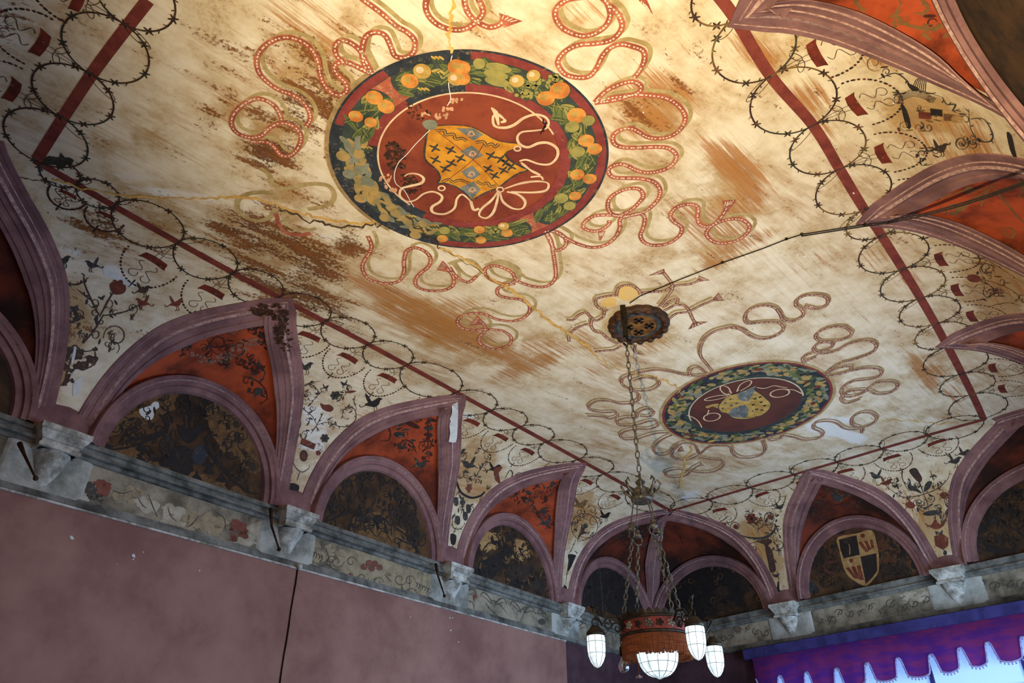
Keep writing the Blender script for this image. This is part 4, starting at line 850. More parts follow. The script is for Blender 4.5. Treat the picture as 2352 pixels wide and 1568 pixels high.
for x, y, r, k in FRU:
    fo = .11 * (FRU.index((x, y, r, k)) % 12)
    F = Film('painted_fruit', rd1, frm + ['pt_leaf_dk', 'pt_gold']); p = px('c', [(x, y)])[0]; P0 = on_z(*p)[:2]; ra = r / 3.1358 / 258 * .98
    if k == 3: F.leaf(np.array([*P0, CH]), NM, np.array([*nrm(Q1.pt(ang(Q1, 'c', (x, y)) + .05, .8) - Q1.pt(ang(Q1, 'c', (x, y)), .8)), 0]), ra * 2.3, ra * .95, 2, 6.8 + fo, 7)
    elif k == 6:
        for j in range(6): F.leaf(np.array([*(P0 + np.array([.03 * (j // 2) - .03, .025 * (j % 2)])), CH]), NM, np.array([1, .8 + .5 * (j % 2), 0]), .055, .022, 7 if j % 2 else 1, 6.6 + .1 * j, 4)
    else:
        F.fill([h3(P0 + ra * np.array([math.cos(t), math.sin(t)])) for t in np.linspace(0, 2 * PI, 18, endpoint=False)], k, 7.2 + fo)
        F.fill([h3(P0 + np.array([ra * .1, ra * .1]) + ra * .98 * np.array([math.cos(t), math.sin(t)])) for t in np.linspace(0, 2 * PI, 18, endpoint=False)], 7 if k < 4 else 5, 7.0 + fo)
        F.fill([h3(P0 + np.array([-ra * .25, -ra * .2]) + ra * .45 * np.array([math.cos(t), math.sin(t)])) for t in np.linspace(0, 2 * PI, 12, endpoint=False)], {0: 1, 1: 6, 2: 2, 4: 4, 5: 5}.get(k, 1), 7.5 + fo)
    F.build()
gp_ = Film('painted_grapes', rd1, ['pt_leaf_lt', 'pt_leaf_dk'], kind='stuff'); rg = random.Random(2)
for x, y, w_ in ((1500, 290, 90), (1640, 245, 50), (1440, 365, 55), (1200, 1345, 50)):
    for j in range(int(w_ / 2.2)):
        P0 = on_z(*px('c', [(x + rg.gauss(0, w_ * .45), y + rg.gauss(0, w_ * .3))])[0])[:2]
        for rr, m_, o_ in ((.024, 1, 6.8), (.018, 0, 7.0)): gp_.fill([h3(P0 + rr * np.array([math.cos(t), math.sin(t)])) for t in np.linspace(0, 2 * PI, 8, endpoint=False)], m_, o_ + .01 * j)
gp_.build()
SM = ['pt_gold', 'pt_slate', 'pt_charge', 'pt_cream', 'pt_flesh', 'pt_edge', 'pt_steel', 'pt_orange']
F = Film('painted_shield', rd1, SM)
SO = [(735, 610), (800, 590), (940, 585), (1050, 600), (1130, 640), (1220, 690), (1300, 710), (1390, 720), (1370, 745), (1300, 770), (1290, 800), (1330, 840), (1400, 880), (1450, 905), (1380, 930), (1310, 975), (1240, 1030), (1140, 1070), (1050, 1115), (1000, 1070), (920, 1020), (850, 1000), (800, 1000), (820, 960), (790, 900), (730, 850), (705, 800), (715, 700)]
F.poly('c', SO, 0, 4.5); F.stroke('c', SO, .018, 6, 4.2, 4, True); 
for p in ([(935, 603), (1060, 605), (1130, 650), (1060, 692), (1000, 650)], [(960, 770), (1045, 728), (1095, 765), (1130, 800), (1055, 830), (1000, 800)], [(970, 915), (1050, 870), (1110, 935), (1060, 972), (1010, 960)], [(960, 1030), (1060, 985), (1112, 1045), (1050, 1108)]):
    F.poly('c', p, 1, 5.2, 1, False); c0 = np.mean(p, 0)
    F.stroke('c', [c0 + (-20, 15), c0 + (-5, -10), c0 + (15, -12), c0 + (30, 12)], .014, 4, 5.8); F.stroke('c', [c0 + (-15, 22), c0 + (0, 8), c0 + (5, 24)], .012, 4, 5.8); F.stroke('c', [c0 + (12, 20), c0 + (22, 2)], .010, 4, 5.8)
F.stroke('c', [(780, 610), (1075, 845), (1240, 1020)], .006, 5, 5.4); F.stroke('c', [(1140, 700), (1050, 835), (850, 990)], .006, 5, 5.4)
for x, y in ((780, 745), (895, 760), (785, 830), (900, 855), (965, 820), (855, 895), (1185, 800), (1255, 825), (1330, 880), (1165, 895), (1210, 945), (1275, 905), (1290, 850)):
    for an in (0.6, 0.6 + PI / 2, .6 + PI, .6 + 3 * PI / 2):
        P0 = on_z(*px('c', [(x, y)])[0]); d = np.array([math.cos(an), math.sin(an), 0]); F.leaf(P0 + d * .028, NM, d, .062, .020, 2, 5.5, 4)
    F.leaf(P0, NM, np.array([math.cos(1.4), math.sin(1.4), 0]), .05, .024, 2, 5.6, 4)
for p in ([(800, 620), (850, 620), (860, 650), (915, 645), (930, 680), (975, 675), (1010, 695)], [(1075, 705), (1130, 700), (1150, 725), (1190, 715), (1215, 735), (1240, 715)], [(835, 990), (880, 970), (910, 990), (960, 975), (1030, 1000)], [(1080, 985), (1120, 1005), (1160, 995), (1180, 1020), (1220, 1015)]): F.stroke('c', p, .030, 2, 5.3); F.stroke('c', p, .012, 0, 5.8)
for x, y in ((1375, 750), (830, 1035), (1250, 1045)): F.disc('c', (x, y), 30, 22, 3, 4.9); F.disc('c', (x, y), 18, 12, 5, 5.3)
F.build()
F = Film('painted_white_ribbon', rd1, ['pt_cream', 'pt_flesh'])
for p in ([(1190, 455), (1230, 490), (1200, 520), (1210, 585), (1280, 600), (1350, 580), (1420, 530), (1500, 505), (1570, 520), (1600, 560), (1580, 605), (1500, 620), (1410, 630), (1375, 665), (1390, 715), (1450, 740), (1530, 710), (1600, 710), (1660, 750), (1660, 810), (1610, 860), (1530, 860), (1440, 830), (1390, 840)], [(560, 950), (600, 930), (660, 935), (700, 965), (680, 1000), (600, 1020), (540, 1040), (530, 1090), (580, 1130), (640, 1120), (700, 1075), (770, 1060), (830, 1090), (820, 1130), (760, 1170), (770, 1210), (850, 1220), (920, 1180), (940, 1110), (980, 1080), (1040, 1130)],
          [(1240, 1050), (1190, 1120), (1120, 1180), (1100, 1230), (1150, 1250), (1200, 1210), (1230, 1120), (1240, 1050)], [(1250, 1060), (1270, 1130), (1340, 1180), (1410, 1180), (1430, 1130), (1380, 1080), (1300, 1060)], [(1280, 1040), (1400, 1000), (1520, 985), (1595, 1000), (1580, 1050), (1480, 1065), (1330, 1060)], [(1400, 850), (1470, 905), (1540, 940)], [(1215, 490), (1265, 525), (1285, 550), (1255, 560)]): F.stroke('c', p, .030, 0, 4.8, 6, taper=((0, .4), (.2, 1), (.45, .55), (.7, 1), (1, .6)))
F.stroke('c', [(1185, 455), (1220, 500), (1240, 580)], .04, 0, 4.7, 6, taper=((0, .2), (.5, 1), (1, .4))); F.stroke('c', [(1470, 955), (1540, 950), (1560, 975)], .02, 0, 4.8); F.stroke('c', [(1040, 1130), (1060, 1190), (1100, 1180)], .03, 0, 4.8); F.build()
F = Film('roundel_damp_stain', rd1, ['pt_damp']); F.wash('c', [(450, 700), (540, 740), (580, 830), (540, 920), (470, 900), (430, 800)], 0, 3.2, 70, .11); F.wash('c', [(560, 430), (680, 420), (760, 500), (700, 560), (600, 520)], 0, 3.2, 30, .07); F.wash('c', [(560, 930), (640, 960), (690, 1040), (600, 1080), (540, 1020)], 0, 3.2, 40, .1); F.build()
F = Film('painted_scrape', rd1, ['pt_flesh', 'pt_white', 'pt_faded2']); rg = random.Random(11)
for x, y, n in ((720, 500, 5), (880, 460, 9), (930, 400, 8), (800, 520, 5), (430, 970, 8), (480, 1060, 6)):
    for j in range(n): F.disc('c', (x + rg.gauss(0, 25), y + rg.gauss(0, 14)), rg.uniform(6, 20), rg.uniform(5, 14), 0, 4.9, rg.random() * 3, 7)
F.poly('c', [(690, 560), (760, 540), (800, 570), (780, 610), (720, 610)], 2, 4.9)
for p in ([(905, 80), (885, 170), (880, 290), (895, 390), (870, 440)], [(760, 600), (700, 660), (640, 720), (580, 790), (520, 850), (490, 930), (500, 1000), (560, 1050), (600, 1120), (630, 1170)]): F.stroke('c', p, .007, 1, 5.0)
F.build()
rd2 = empty('painted_roundel', (*Q2.c, CH)); rd2.parent = ceiling
F = Film('roundel_ground', rd2, ['pt_olive', 'pt_navy', 'pt_garland', 'pt_disc2', 'pt_cream', 'pt_crimson']); Q2.ring(F, .96, 1.02, 0, 2.5); Q2.ring(F, .90, .985, 5, 2.7); Q2.ring(F, .66, .955, 1, 2.9); Q2.ring(F, .64, .72, 2, 3.0); Q2.disc(F, .66, 3, 2.6)
Q2.ring(F, .652, .668, 4, 3.5, *arc_(Q2, 'd', (520, 830), (1820, 540), (1200, 320))); Q2.ring(F, .66, .69, 1, 3.5, *arc_(Q2, 'd', (600, 900), (1800, 600), (1300, 960))); F.build()
garland(Q2, rd2, 'd', [(740, 350), (1400, 945)], lambda a: True, ['pt_leaf', 'pt_leaf_dk', 'pt_leaf_lt', 'pt_orange2', 'pt_faded', 'pt_faded2'], 330, 9, .70, .95, .18, .08, (4, 5, 5, 1, 1, 0))
F = Film('painted_fruit', rd2, ['pt_orange2', 'pt_faded', 'pt_tan', 'pt_russet'], kind='stuff'); rg = random.Random(4)
for k in range(70):
    a, r = rg.uniform(0, 2 * PI), rg.uniform(.74, .91); p = Q2.pt(a, r); an = rg.uniform(0, PI); F.leaf(np.array([*p, CH]), NM, np.array([math.cos(an), math.sin(an), 0]), rg.uniform(.07, .13), rg.uniform(.05, .08), rg.choice((0, 1, 1, 2, 3)), 6.4 + k * .01, 6)
F.build()
F = Film('painted_shield', rd2, ['pt_orange2'] + SM[1:]); S2 = [(850, 660), (900, 590), (960, 540), (1060, 510), (1180, 460), (1280, 420), (1270, 470), (1330, 510), (1390, 560), (1450, 620), (1440, 680), (1380, 740), (1280, 780), (1150, 805), (1020, 790), (950, 740), (880, 720)]
F.poly('d', S2, 0, 4.5); F.poly('d', [(700, 660), (780, 635), (870, 630), (870, 690), (840, 680), (780, 660), (730, 680)], 0, 4.4); F.stroke('d', S2, .014, 6, 4.9, 4, True)
for p in ([(1060, 520), (1180, 465), (1270, 430), (1260, 500), (1190, 600), (1100, 590)], [(1020, 680), (1150, 635), (1200, 690), (1170, 790), (1020, 780), (960, 740)]): F.poly('d', p, 1, 5.0, 1, False)
for x, y in ((930, 620), (990, 575), (1000, 650), (1060, 620), (900, 680), (1340, 610), (1380, 650), (1290, 690), (1250, 640), (1350, 700), (1330, 550), (1270, 570)):
    P0 = on_z(*px('d', [(x, y)])[0])
    for an in (.3, 1.87): d = np.array([math.cos(an), math.sin(an), 0]); F.leaf(P0, NM, d, .07, .022, 2 if x > 1150 else 1, 5.3, 4)
for k in range(60): x, y = rg.uniform(960, 1300), rg.uniform(470, 790); P0 = on_z(*px('d', [(x, y)])[0]); F.leaf(P0, NM, np.array([math.cos(k), math.sin(k), 0]), .04, .012, rg.choice((2, 3, 7, 6)), 5.4, 3)
F.build(); F = Film('painted_white_ribbon', rd2, ['pt_cream'])
for p in ([(1000, 510), (960, 440), (890, 420), (870, 460), (920, 510), (990, 520)], [(1060, 490), (1100, 410), (1180, 365), (1230, 370), (1200, 420), (1100, 480)], [(990, 530), (880, 530), (760, 550), (690, 580), (740, 590), (860, 570), (960, 540)], [(1290, 440), (1380, 450), (1480, 420), (1560, 430), (1640, 445)], [(1640, 460), (1720, 470), (1810, 510)], [(490, 760), (560, 785), (620, 830), (660, 900)], [(740, 700), (720, 760)]): F.stroke('d', p, .016, 0, 4.8)
for c0, a, b in (((1555, 505), 110, 45), ((775, 780), 95, 45)): F.stroke('d', [(c0[0] + a * math.cos(t) , c0[1] + b * math.sin(t) - .12 * a * math.cos(t)) for t in np.linspace(0, 2 * PI, 14, endpoint=False)], .02, 0, 4.8, 4, True)
F.build()
# ---- cracks
F = Film('plaster_crack', ceiling, ['pt_crack', 'pt_crack_dk'])
def crack(pts, w, m=0, off=3.0, jit=2.2, seed=1, bvh=None):
    rg = random.Random(seed); sp = spline([np.array(q, float) for q in pts], 9); hs = surf([(x + rg.gauss(0, jit), y + rg.gauss(0, jit)) for x, y in sp], bvh); F.strip(hs, w, m, off, taper=[(k / 14, rg.uniform(.35, 1.2)) for k in range(15)])
crack([(120, 410), (200, 432), (330, 452), (460, 455), (560, 452), (620, 465), (680, 485), (740, 500), (830, 512), (860, 505)], .030, 0, 3.0); crack([(640, 480), (720, 505), (800, 520), (880, 515)], .03, 1, 2.8, 4)
crack([(930, 490), (960, 515), (985, 540), (1010, 568)], .02, 1, 8.5, 2.5); crack([(1010, 568), (1050, 585), (1085, 605), (1120, 635), (1160, 655), (1195, 680), (1220, 700), (1260, 735), (1310, 765), (1345, 790)], .035, 0, 3.2, 2.5); crack([(1015, 572), (1080, 606), (1150, 655)], .008, 1, 3.4, 2)
crack([(1330, 780), (1390, 830), (1450, 858), (1500, 862), (1540, 880), (1568, 905)], .03, 0, 3.2, 3, 4); crack([(1042, 0), (1035, 40), (1030, 80), (1038, 118)], .03, 0, 3.2, 3, 5); crack([(2000, 962), (2080, 965), (2160, 972), (2200, 968)], .02, 0, 3.0, 2, 6); crack([(1590, 1020), (1575, 1060), (1565, 1100), (1560, 1120)], .03, 0, 3.0, 3, 7)
crack([(0, 402), (60, 408), (130, 420)], .012, 1, 3.0, 1, 8); F.build()
F = Film('plaster_chip', ceiling, ['pt_white']); rg = random.Random(8)
for cr, x, y, r in (('7', 1146, 176, 9), ('7', 1065, 205, 7), ('7', 1110, 215, 9), ('7', 1268, 290, 5), ('7', 1360, 430, 7), ('g', 1100, 105, 9), ('f', 890, 325, 6), ('3', 1198, 1297, 8), ('3', 1470, 690, 9), ('1', 1000, 120, 4), ('e', 870, 240, 8), ('e', 860, 200, 6), ('r', 290, 640, 14)): F.disc(cr, (x, y), r, r * .7, 0, 4.0, 0.5, 6)
F.build()
# ---- grotesques on the pendentives: thin stems, scrolls, birds, vases
GM = ['pt_stem', 'pt_steel', 'pt_russet', 'pt_tan', 'pt_dark', 'pt_vine_ochre', 'pt_white']
TP = ((0, .5), (.3, 1), (.7, .8), (1, .25))
def spiral(F, cr, c, r, turns=1.4, a0=0.0, sg=1, w=.012, m=0, end=.15):
    F.stroke(cr, [(c[0] + r * (1 - (1 - end) * t) * math.cos(a0 + sg * t * turns * 2 * PI), c[1] + r * (1 - (1 - end) * t) * math.sin(a0 + sg * t * turns * 2 * PI)) for t in np.linspace(0, 1, 14)], w, m, 2.0, 3, taper=TP)
def stems(F, cr, L, w=.012, m=0, thorns=True):
    for p in L:
        F.stroke(cr, p, w, m, 2.0, 5, taper=TP); hs = surf(spline(px(cr, p), 4), F.bvh)
        if thorns:
            for k in range(2, len(hs) - 1, 3): T = nrm(hs[k + 1][0] - hs[k - 1][0]); S = np.cross(hs[k][1], T); d = T + S * (1 if k % 2 else -1); F.leaf(hs[k][0] + nrm(d) * .018, hs[k][1], nrm(d), .045, .013, m, 2.1, 3)
def bird(F, cr, c, s=1.0, m=1, fl=1):
    x, y = c; q = lambda pts: [(x + a * s * fl, y + b * s) for a, b in pts]
    F.poly(cr, q([(-38, 4), (-18, -8), (0, -14), (14, -24), (24, -26), (36, -20), (26, -14), (22, 0), (8, 12), (-10, 12)]), m, 2.0, 3)
    F.poly(cr, q([(-8, -6), (-24, -34), (-36, -44), (-30, -18), (-18, 2)]), m, 2.1, 2); F.stroke(cr, q([(-30, 4), (-52, 14), (-60, 4)]), .010, m, 2.0); F.stroke(cr, q([(0, 10), (2, 30), (-8, 36)]), .007, m, 2.0); F.stroke(cr, q([(8, 8), (14, 28), (6, 36)]), .007, m, 2.0)
def flower(F, cr, c, r, m=2):
    for k in range(6): a = k * PI / 3; F.disc(cr, (c[0] + r * .55 * math.cos(a), c[1] + r * .55 * math.sin(a)), r * .45, r * .36, m, 2.0 + .05 * k, a, 8)
    F.disc(cr, c, r * .3, None, 4, 2.5, 0, 8)
def vase(F, cr, c, w, h, m=2):
    x, y = c; F.poly(cr, [(x - w * .3, y - h / 2), (x + w * .3, y - h / 2), (x + w * .2, y - h * .3), (x + w / 2, y - h * .05), (x + w * .3, y + h * .25), (x + w * .12, y + h * .36), (x + w * .3, y + h / 2), (x - w * .3, y + h / 2), (x - w * .12, y + h * .36), (x - w * .3, y + h * .25), (x - w / 2, y - h * .05), (x - w * .2, y - h * .3)], m, 2.1, 2)
def fil(F, cr, poly, n, r=(12, 26), w=.008, ms=(0, 1), seed=1, leaves=2):
    rg = random.Random(seed); p = np.array(poly, float); lo, hi = p.min(0), p.max(0); k = t = 0
    while k < n and t < n * 20:
        t += 1; q = lo + (hi - lo) * np.array([rg.random(), rg.random()]); ins = False
        for a, b in zip(p, np.roll(p, -1, 0)):
            if (a[1] > q[1]) != (b[1] > q[1]) and q[0] < (b[0] - a[0]) * (q[1] - a[1]) / (b[1] - a[1]) + a[0]: ins = not ins
        if not ins: continue
        k += 1; rr = rg.uniform(*r); m = rg.choice(ms); a0 = rg.random() * 6
        spiral(F, cr, q, rr, rg.uniform(.8, 1.4), a0, rg.choice((1, -1)), w, m)
        for _ in range(leaves):
            a = rg.random() * 6.28; h = surf([(CR[cr][0] + (q[0] + rr * 1.3 * math.cos(a)) / CR[cr][2], CR[cr][1] + (q[1] + rr * 1.3 * math.sin(a)) / CR[cr][2])], F.bvh)
            if h: T = nrm(np.cross(h[0][1], [math.cos(a), math.sin(a), .3])); F.leaf(h[0][0], h[0][1], T, w * 7, w * 2.4, rg.choice(ms), 2.2, 4)
def G(name='painted_grotesque', bvh=None, par=None, mats=None): return Film(name, par or ceiling, mats or GM, bvh)
# pendentive left of the first full web
F = G(); 
stems(F, '4', [[(670, 670), (740, 540), (770, 500)], [(670, 660), (620, 560), (570, 440), (570, 380)], [(690, 660), (850, 630), (980, 560)], [(420, 430), (520, 450), (600, 400)], [(700, 650), (640, 750), (560, 850)], [(880, 650), (900, 690)], [(620, 560), (520, 480)]], .016, 0)
flower(F, '4', (795, 465), 55, 2); F.poly('4', [(745, 440), (800, 430), (850, 470), (830, 510), (770, 515), (745, 480)], 2, 2.3); bird(F, '4', (430, 290), 1.4, 1); bird(F, '4', (620, 320), 1.3, 1, -1); bird(F, '4', (970, 490), 1.3, 0); bird(F, '4', (960, 575), 1.3, 2, -1); bird(F, '4', (1190, 580), 1.3, 2, 1)
spiral(F, '4', (465, 665), 85, 1.5, 2, 1, .022, 1); spiral(F, '4', (780, 800), 85, 1.4, 3, 1, .012); spiral(F, '4', (760, 870), 50, 1.2, 1, -1, .010)
F.wash('4', [(440, 920), (490, 850), (560, 890), (640, 880), (645, 990), (560, 1035), (520, 1010), (480, 1100), (390, 1150), (410, 1040)], 0, 1.8, 34, .12); stems(F, '4', [[(450, 920), (500, 860), (560, 900), (640, 890)], [(640, 900), (640, 980), (560, 1030)], [(480, 940), (440, 1080), (400, 1140)]], .016, 0, False); F.poly('4', [(500, 1100), (555, 1080), (530, 1180), (490, 1200)], 6, 2.2); F.poly('4', [(495, 880), (515, 870), (500, 960), (480, 980)], 6, 2.2); F.poly('4', [(400, 1030), (440, 1040), (420, 1120), (385, 1140)], 3, 2.2); F.poly('4', [(690, 330), (915, 440), (900, 470), (790, 430), (700, 380)], 6, 1.2, 1, False); F.build()
# second pendentive
F = G(); stems(F, 'j', [[(300, 870), (330, 810), (350, 770)], [(300, 870), (260, 800), (200, 750), (150, 690), (150, 610), (200, 560), (260, 560), (305, 600), (300, 650), (260, 680), (220, 670)], [(300, 870), (380, 850), (470, 880), (540, 880), (600, 830), (600, 760), (560, 730), (510, 750), (500, 800), (540, 830)], [(150, 610), (220, 550), (330, 525)], [(600, 640), (590, 690), (610, 740)], [(300, 870), (250, 940)], [(290, 880), (320, 920)], [(480, 760), (560, 735)]], .012, 0)
F.poly('j', [(325, 700), (345, 750), (405, 768), (430, 740), (400, 712), (360, 712)], 2, 2.2); bird(F, 'j', (215, 420), 1.6, 1, 1); bird(F, 'j', (745, 705), 1.9, 4, 1); bird(F, 'j', (370, 578), .7, 1); bird(F, 'j', (510, 552), .8, 1, -1); F.poly('j', [(515, 615), (560, 600), (610, 605), (560, 622)], 2, 2); flower(F, 'j', (440, 640), 38, 1)
F.poly('j', [(180, 970), (290, 1020), (275, 1065), (168, 1022)], 2, 2.2, 1, False); F.disc('j', (195, 1112), 32, 46, 0, 2.1); F.disc('j', (195, 1112), 18, 30, 2, 2.5); F.poly('j', [(90, 1325), (158, 1345), (150, 1395), (112, 1420), (85, 1385)], 4, 2.1, 2); stems(F, 'j', [[(105, 1130), (130, 1200), (180, 1240), (235, 1210), (240, 1180)], [(165, 1240), (140, 1310)], [(110, 1420), (100, 1450)], [(120, 920), (155, 950), (130, 1010)]], .011, 1, False)
flower(F, 'j', (360, 975), 36, 1); F.disc('j', (152, 860), 24, 44, 1, 2.1); F.disc('j', (122, 1018), 20, None, 2, 2.1); F.disc('j', (310, 1090), 20, None, 2, 2.1); F.build()
# third pendentive
F = G(); F.stroke('k', [(150, 580), (185, 660), (255, 697), (320, 685), (355, 655)], .035, 4, 2.1); stems(F, 'k', [[(190, 690), (195, 760), (180, 830)], [(270, 580), (330, 480), (375, 420)], [(240, 640), (265, 590)], [(210, 540), (170, 560), (180, 520)], [(120, 850), (130, 915), (180, 920), (212, 885)], [(345, 665), (310, 740)], [(150, 590), (140, 560)], [(140, 920), (140, 950)], [(125, 1040), (118, 1095)], [(300, 540), (270, 520)], [(330, 500), (310, 450)]], .012, 1)
bird(F, 'k', (235, 465), 1.5, 1, -1); F.poly('k', [(420, 490), (450, 465), (485, 480), (455, 520), (470, 595), (430, 570)], 2, 2.1, 2); bird(F, 'k', (430, 490), 1.2, 4, 1); stems(F, 'k', [[(500, 560), (535, 500), (555, 520), (550, 555), (600, 515), (622, 530)]], .02, 1, False); vase(F, 'k', (240, 630), 50, 60, 2); vase(F, 'k', (195, 730), 40, 70, 1)
for x, y in ((148, 725), (238, 778), (215, 830), (160, 860)): F.poly('k', [(x - 16, y - 30), (x + 14, y - 26), (x + 16, y + 20), (x, y + 34), (x - 16, y + 18)], 1, 2.1, 2)
F.poly('k', [(108, 958), (150, 970), (140, 1035), (112, 1030)], 4, 2.1, 2); bird(F, 'k', (185, 370), 1.0, 1); F.build()
# fourth pendentive
F = G(); spiral(F, 'k', (1080, 905), 105, 1.0, 2.2, 1, .014, 0, .75); spiral(F, 'k', (1140, 870), 55, 1.2, 1, -1, .012, 0); F.disc('k', (1080, 900), 18, None, 1, 2.2); bird(F, 'k', (1050, 750), 1.4, 5, 1); bird(F, 'k', (1225, 830), 1.1, 4, 1)
F.poly('k', [(1030, 970), (1045, 930), (1055, 880), (1065, 935), (1100, 950), (1050, 965), (1020, 1010)], 0, 2.1, 2); stems(F, 'k', [[(1010, 1000), (985, 1060), (960, 1100)], [(1030, 1010), (1100, 990), (1180, 950)], [(1000, 1080), (1030, 1100)], [(960, 1140), (935, 1340)]], .013, 1); F.poly('k', [(955, 1105), (1010, 1110), (1000, 1140), (975, 1200), (950, 1230), (958, 1150)], 4, 2.1, 2); F.poly('k', [(925, 1325), (945, 1340), (940, 1360), (925, 1350)], 4, 2.2); F.build()
# end wall, first pendentive
F = G(); F.stroke('l', [(178, 470), (230, 500), (320, 515), (410, 500), (460, 450), (465, 400)], .045, 1, 2.1, 5, taper=((0, .2), (.4, 1), (.7, .9), (1, .3))); stems(F, 'l', [[(335, 470), (335, 420), (300, 390)], [(335, 450), (390, 400), (410, 370)], [(335, 450), (270, 400), (250, 390)], [(285, 330), (240, 290)], [(285, 330), (300, 290)], [(360, 510), (370, 540)], [(480, 760), (495, 840)], [(180, 480), (200, 530)], [(460, 400), (490, 460)], [(20, 400), (80, 370), (110, 340)], [(450, 270), (520, 260), (540, 200), (490, 200)]], .013, 1)
for c in ((165, 425), (425, 350)): spiral(F, 'l', c, 52, 1.4, 1, 1, .014, 1); F.disc('l', c, 18, None, 2, 2.2)
flower(F, 'l', (285, 365), 44, 2); F.poly('l', [(318, 540), (350, 525), (430, 522), (440, 545), (410, 570), (440, 600), (460, 690), (470, 760), (430, 775), (410, 690), (390, 600), (380, 560)], 0, 2.1, 2)
spiral(F, 'l', (300, 590), 45, 1.3, 5, -1, .016, 1); spiral(F, 'l', (495, 570), 40, 1.3, 4, 1, .016, 1); F.poly('l', [(440, 780), (470, 790), (500, 780), (480, 810), (455, 805)], 1, 2.1); F.poly('l', [(485, 840), (495, 850), (497, 900), (508, 915), (490, 920), (478, 910)], 4, 2.1, 2); F.disc('l', (70, 420), 26, None, 2, 2.0); bird(F, 'l', (500, 280), 1.0, 1); F.build()
# end wall, second pendentive
F = G(); 
stems(F, 'l', [[(1300, 110), (1360, 160), (1430, 200), (1500, 200), (1590, 180), (1690, 140), (1770, 70), (1790, 0)], [(1430, -20), (1430, 60), (1480, 160)], [(1640, 0), (1670, 80)], [(1590, 180), (1620, 250), (1630, 310)], [(1590, 180), (1560, 80)], [(1680, 340), (1680, 370)], [(1600, 400), (1640, 430)], [(1740, 420), (1770, 350)], [(1745, 600), (1755, 640)]], .014, 0)
F.poly('l', [(1470, 115), (1510, 115), (1560, 150), (1575, 175), (1520, 155), (1480, 145)], 1, 2.1); F.poly('l', [(1595, 165), (1600, 110), (1630, 80), (1655, 90), (1640, 130)], 1, 2.1); F.disc('l', (1658, 322), 76, 20, 1, 2.2, -.12); F.poly('l', [(1480, 0), (1530, -20), (1560, 20), (1580, 60), (1560, 90), (1520, 60)], 0, 2.1)
for c in ((1490, 262), (1750, 190)):
    F.disc('l', c, 38, 26, 2, 2.1, .2)
    for k in range(6): a = k * 1.05 + .2; F.stroke('l', [(c[0] + 30 * math.cos(a), c[1] + 22 * math.sin(a)), (c[0] + 52 * math.cos(a), c[1] + 40 * math.sin(a) - 6), (c[0] + 60 * math.cos(a), c[1] + 52 * math.sin(a))], .008, 2, 2.0, 3)
spiral(F, 'l', (1560, 240), 36, 1.3, 0, 1, .012, 1); spiral(F, 'l', (1650, 210), 36, 1.3, 3, -1, .012, 1); spiral(F, 'l', (1580, 300), 30, 1.3, 2, 1, .010, 1); spiral(F, 'l', (1700, 280), 34, 1.3, 2, -1, .010, 1); bird(F, 'l', (1310, 95), 1.3, 2); bird(F, 'l', (1225, 45), 1.3, 1, -1); bird(F, 'l', (1830, -70), 1.4, 1); bird(F, 'l', (1900, -130), 1.2, 1)
F.poly('l', [(1605, 410), (1650, 415), (1680, 365), (1715, 410), (1765, 350), (1740, 420), (1700, 445), (1660, 440)], 2, 2.1, 2); F.poly('l', [(1672, 500), (1730, 478), (1780, 510), (1778, 570), (1740, 602), (1680, 572)], 2, 2.1, 1, False); F.poly('l', [(1730, 520), (1780, 512), (1777, 570), (1740, 600)], 0, 2.5, 1, False); F.poly('l', [(1680, 460), (1715, 470), (1735, 450), (1730, 485), (1690, 490)], 1, 2.1); F.disc('l', (1755, 625), 14, 20, 1, 2.2); F.build()
# right hand pendentives
F = G(); stems(F, '3', [[(1370, 530), (1480, 490), (1560, 540), (1590, 590), (1700, 620), (1800, 650)], [(1800, 650), (1830, 700), (1890, 700), (1870, 745), (1920, 730)], [(1990, 800), (2080, 800), (2140, 900), (2120, 950), (2040, 940), (1990, 850), (1980, 730)], [(1640, 1020), (1720, 1010), (1780, 980), (1860, 970)], [(1650, 1060), (1660, 1110), (1740, 1100)]], .014, 1)
spiral(F, '3', (1340, 420), 60, 1.3, 1, 1, .010, 5); 
for k in range(7): F.stroke('3', [(1600 + k * 14, 590 + k * 4), (1620 + k * 12, 540), (1650 + k * 10, 515 + k * 4)], .007, 0, 2.0, 3)
for k in range(6): F.stroke('3', [(1500, 690 - k * 9), (1610, 645 - k * 9), (1740 + k * 4, 690 - k * 6)], .006, 1, 2.0, 4)
for x, y, m_ in ((1680, 775, 2), (1850, 790, 5), (1760, 755, 4), (1900, 800, 3)): F.poly('3', [(x - 42, y - 28), (x + 40, y - 18), (x + 42, y + 28), (x - 40, y + 20)], m_, 2.0, 1, False)
F.poly('3', [(1520, 690), (1560, 740), (1590, 850), (1560, 860), (1530, 760)], 4, 2.0, 2); F.poly('3', [(1560, 560), (1590, 565), (1650, 600), (1600, 612)], 4, 2.2, 2); bird(F, '3', (1790, 1000), 1.5, 0); spiral(F, '3', (1930, 960), 50, 1.8, 0, 1, .012, 1); F.poly('3', [(2235, 885), (2270, 910), (2290, 1000), (2305, 1065), (2270, 1040), (2245, 960)], 4, 2.0, 2); F.build()
F = G(); stems(F, '7', [[(1970, 190), (2050, 225), (2130, 235), (2230, 290), (2349, 370)], [(2100, 345), (2200, 370), (2300, 420), (2349, 480)], [(2060, 260), (2100, 250), (2180, 270), (2170, 300)], [(2130, 420), (2200, 400), (2280, 440)], [(2160, 500), (2260, 480), (2340, 500)]], .014, 5); F.disc('7', (2068, 342), 42, 22, 2, 2.1, .15); spiral(F, '7', (2140, 280), 40, 1.4, 0, 1, .012, 1); F.build()
F = G()
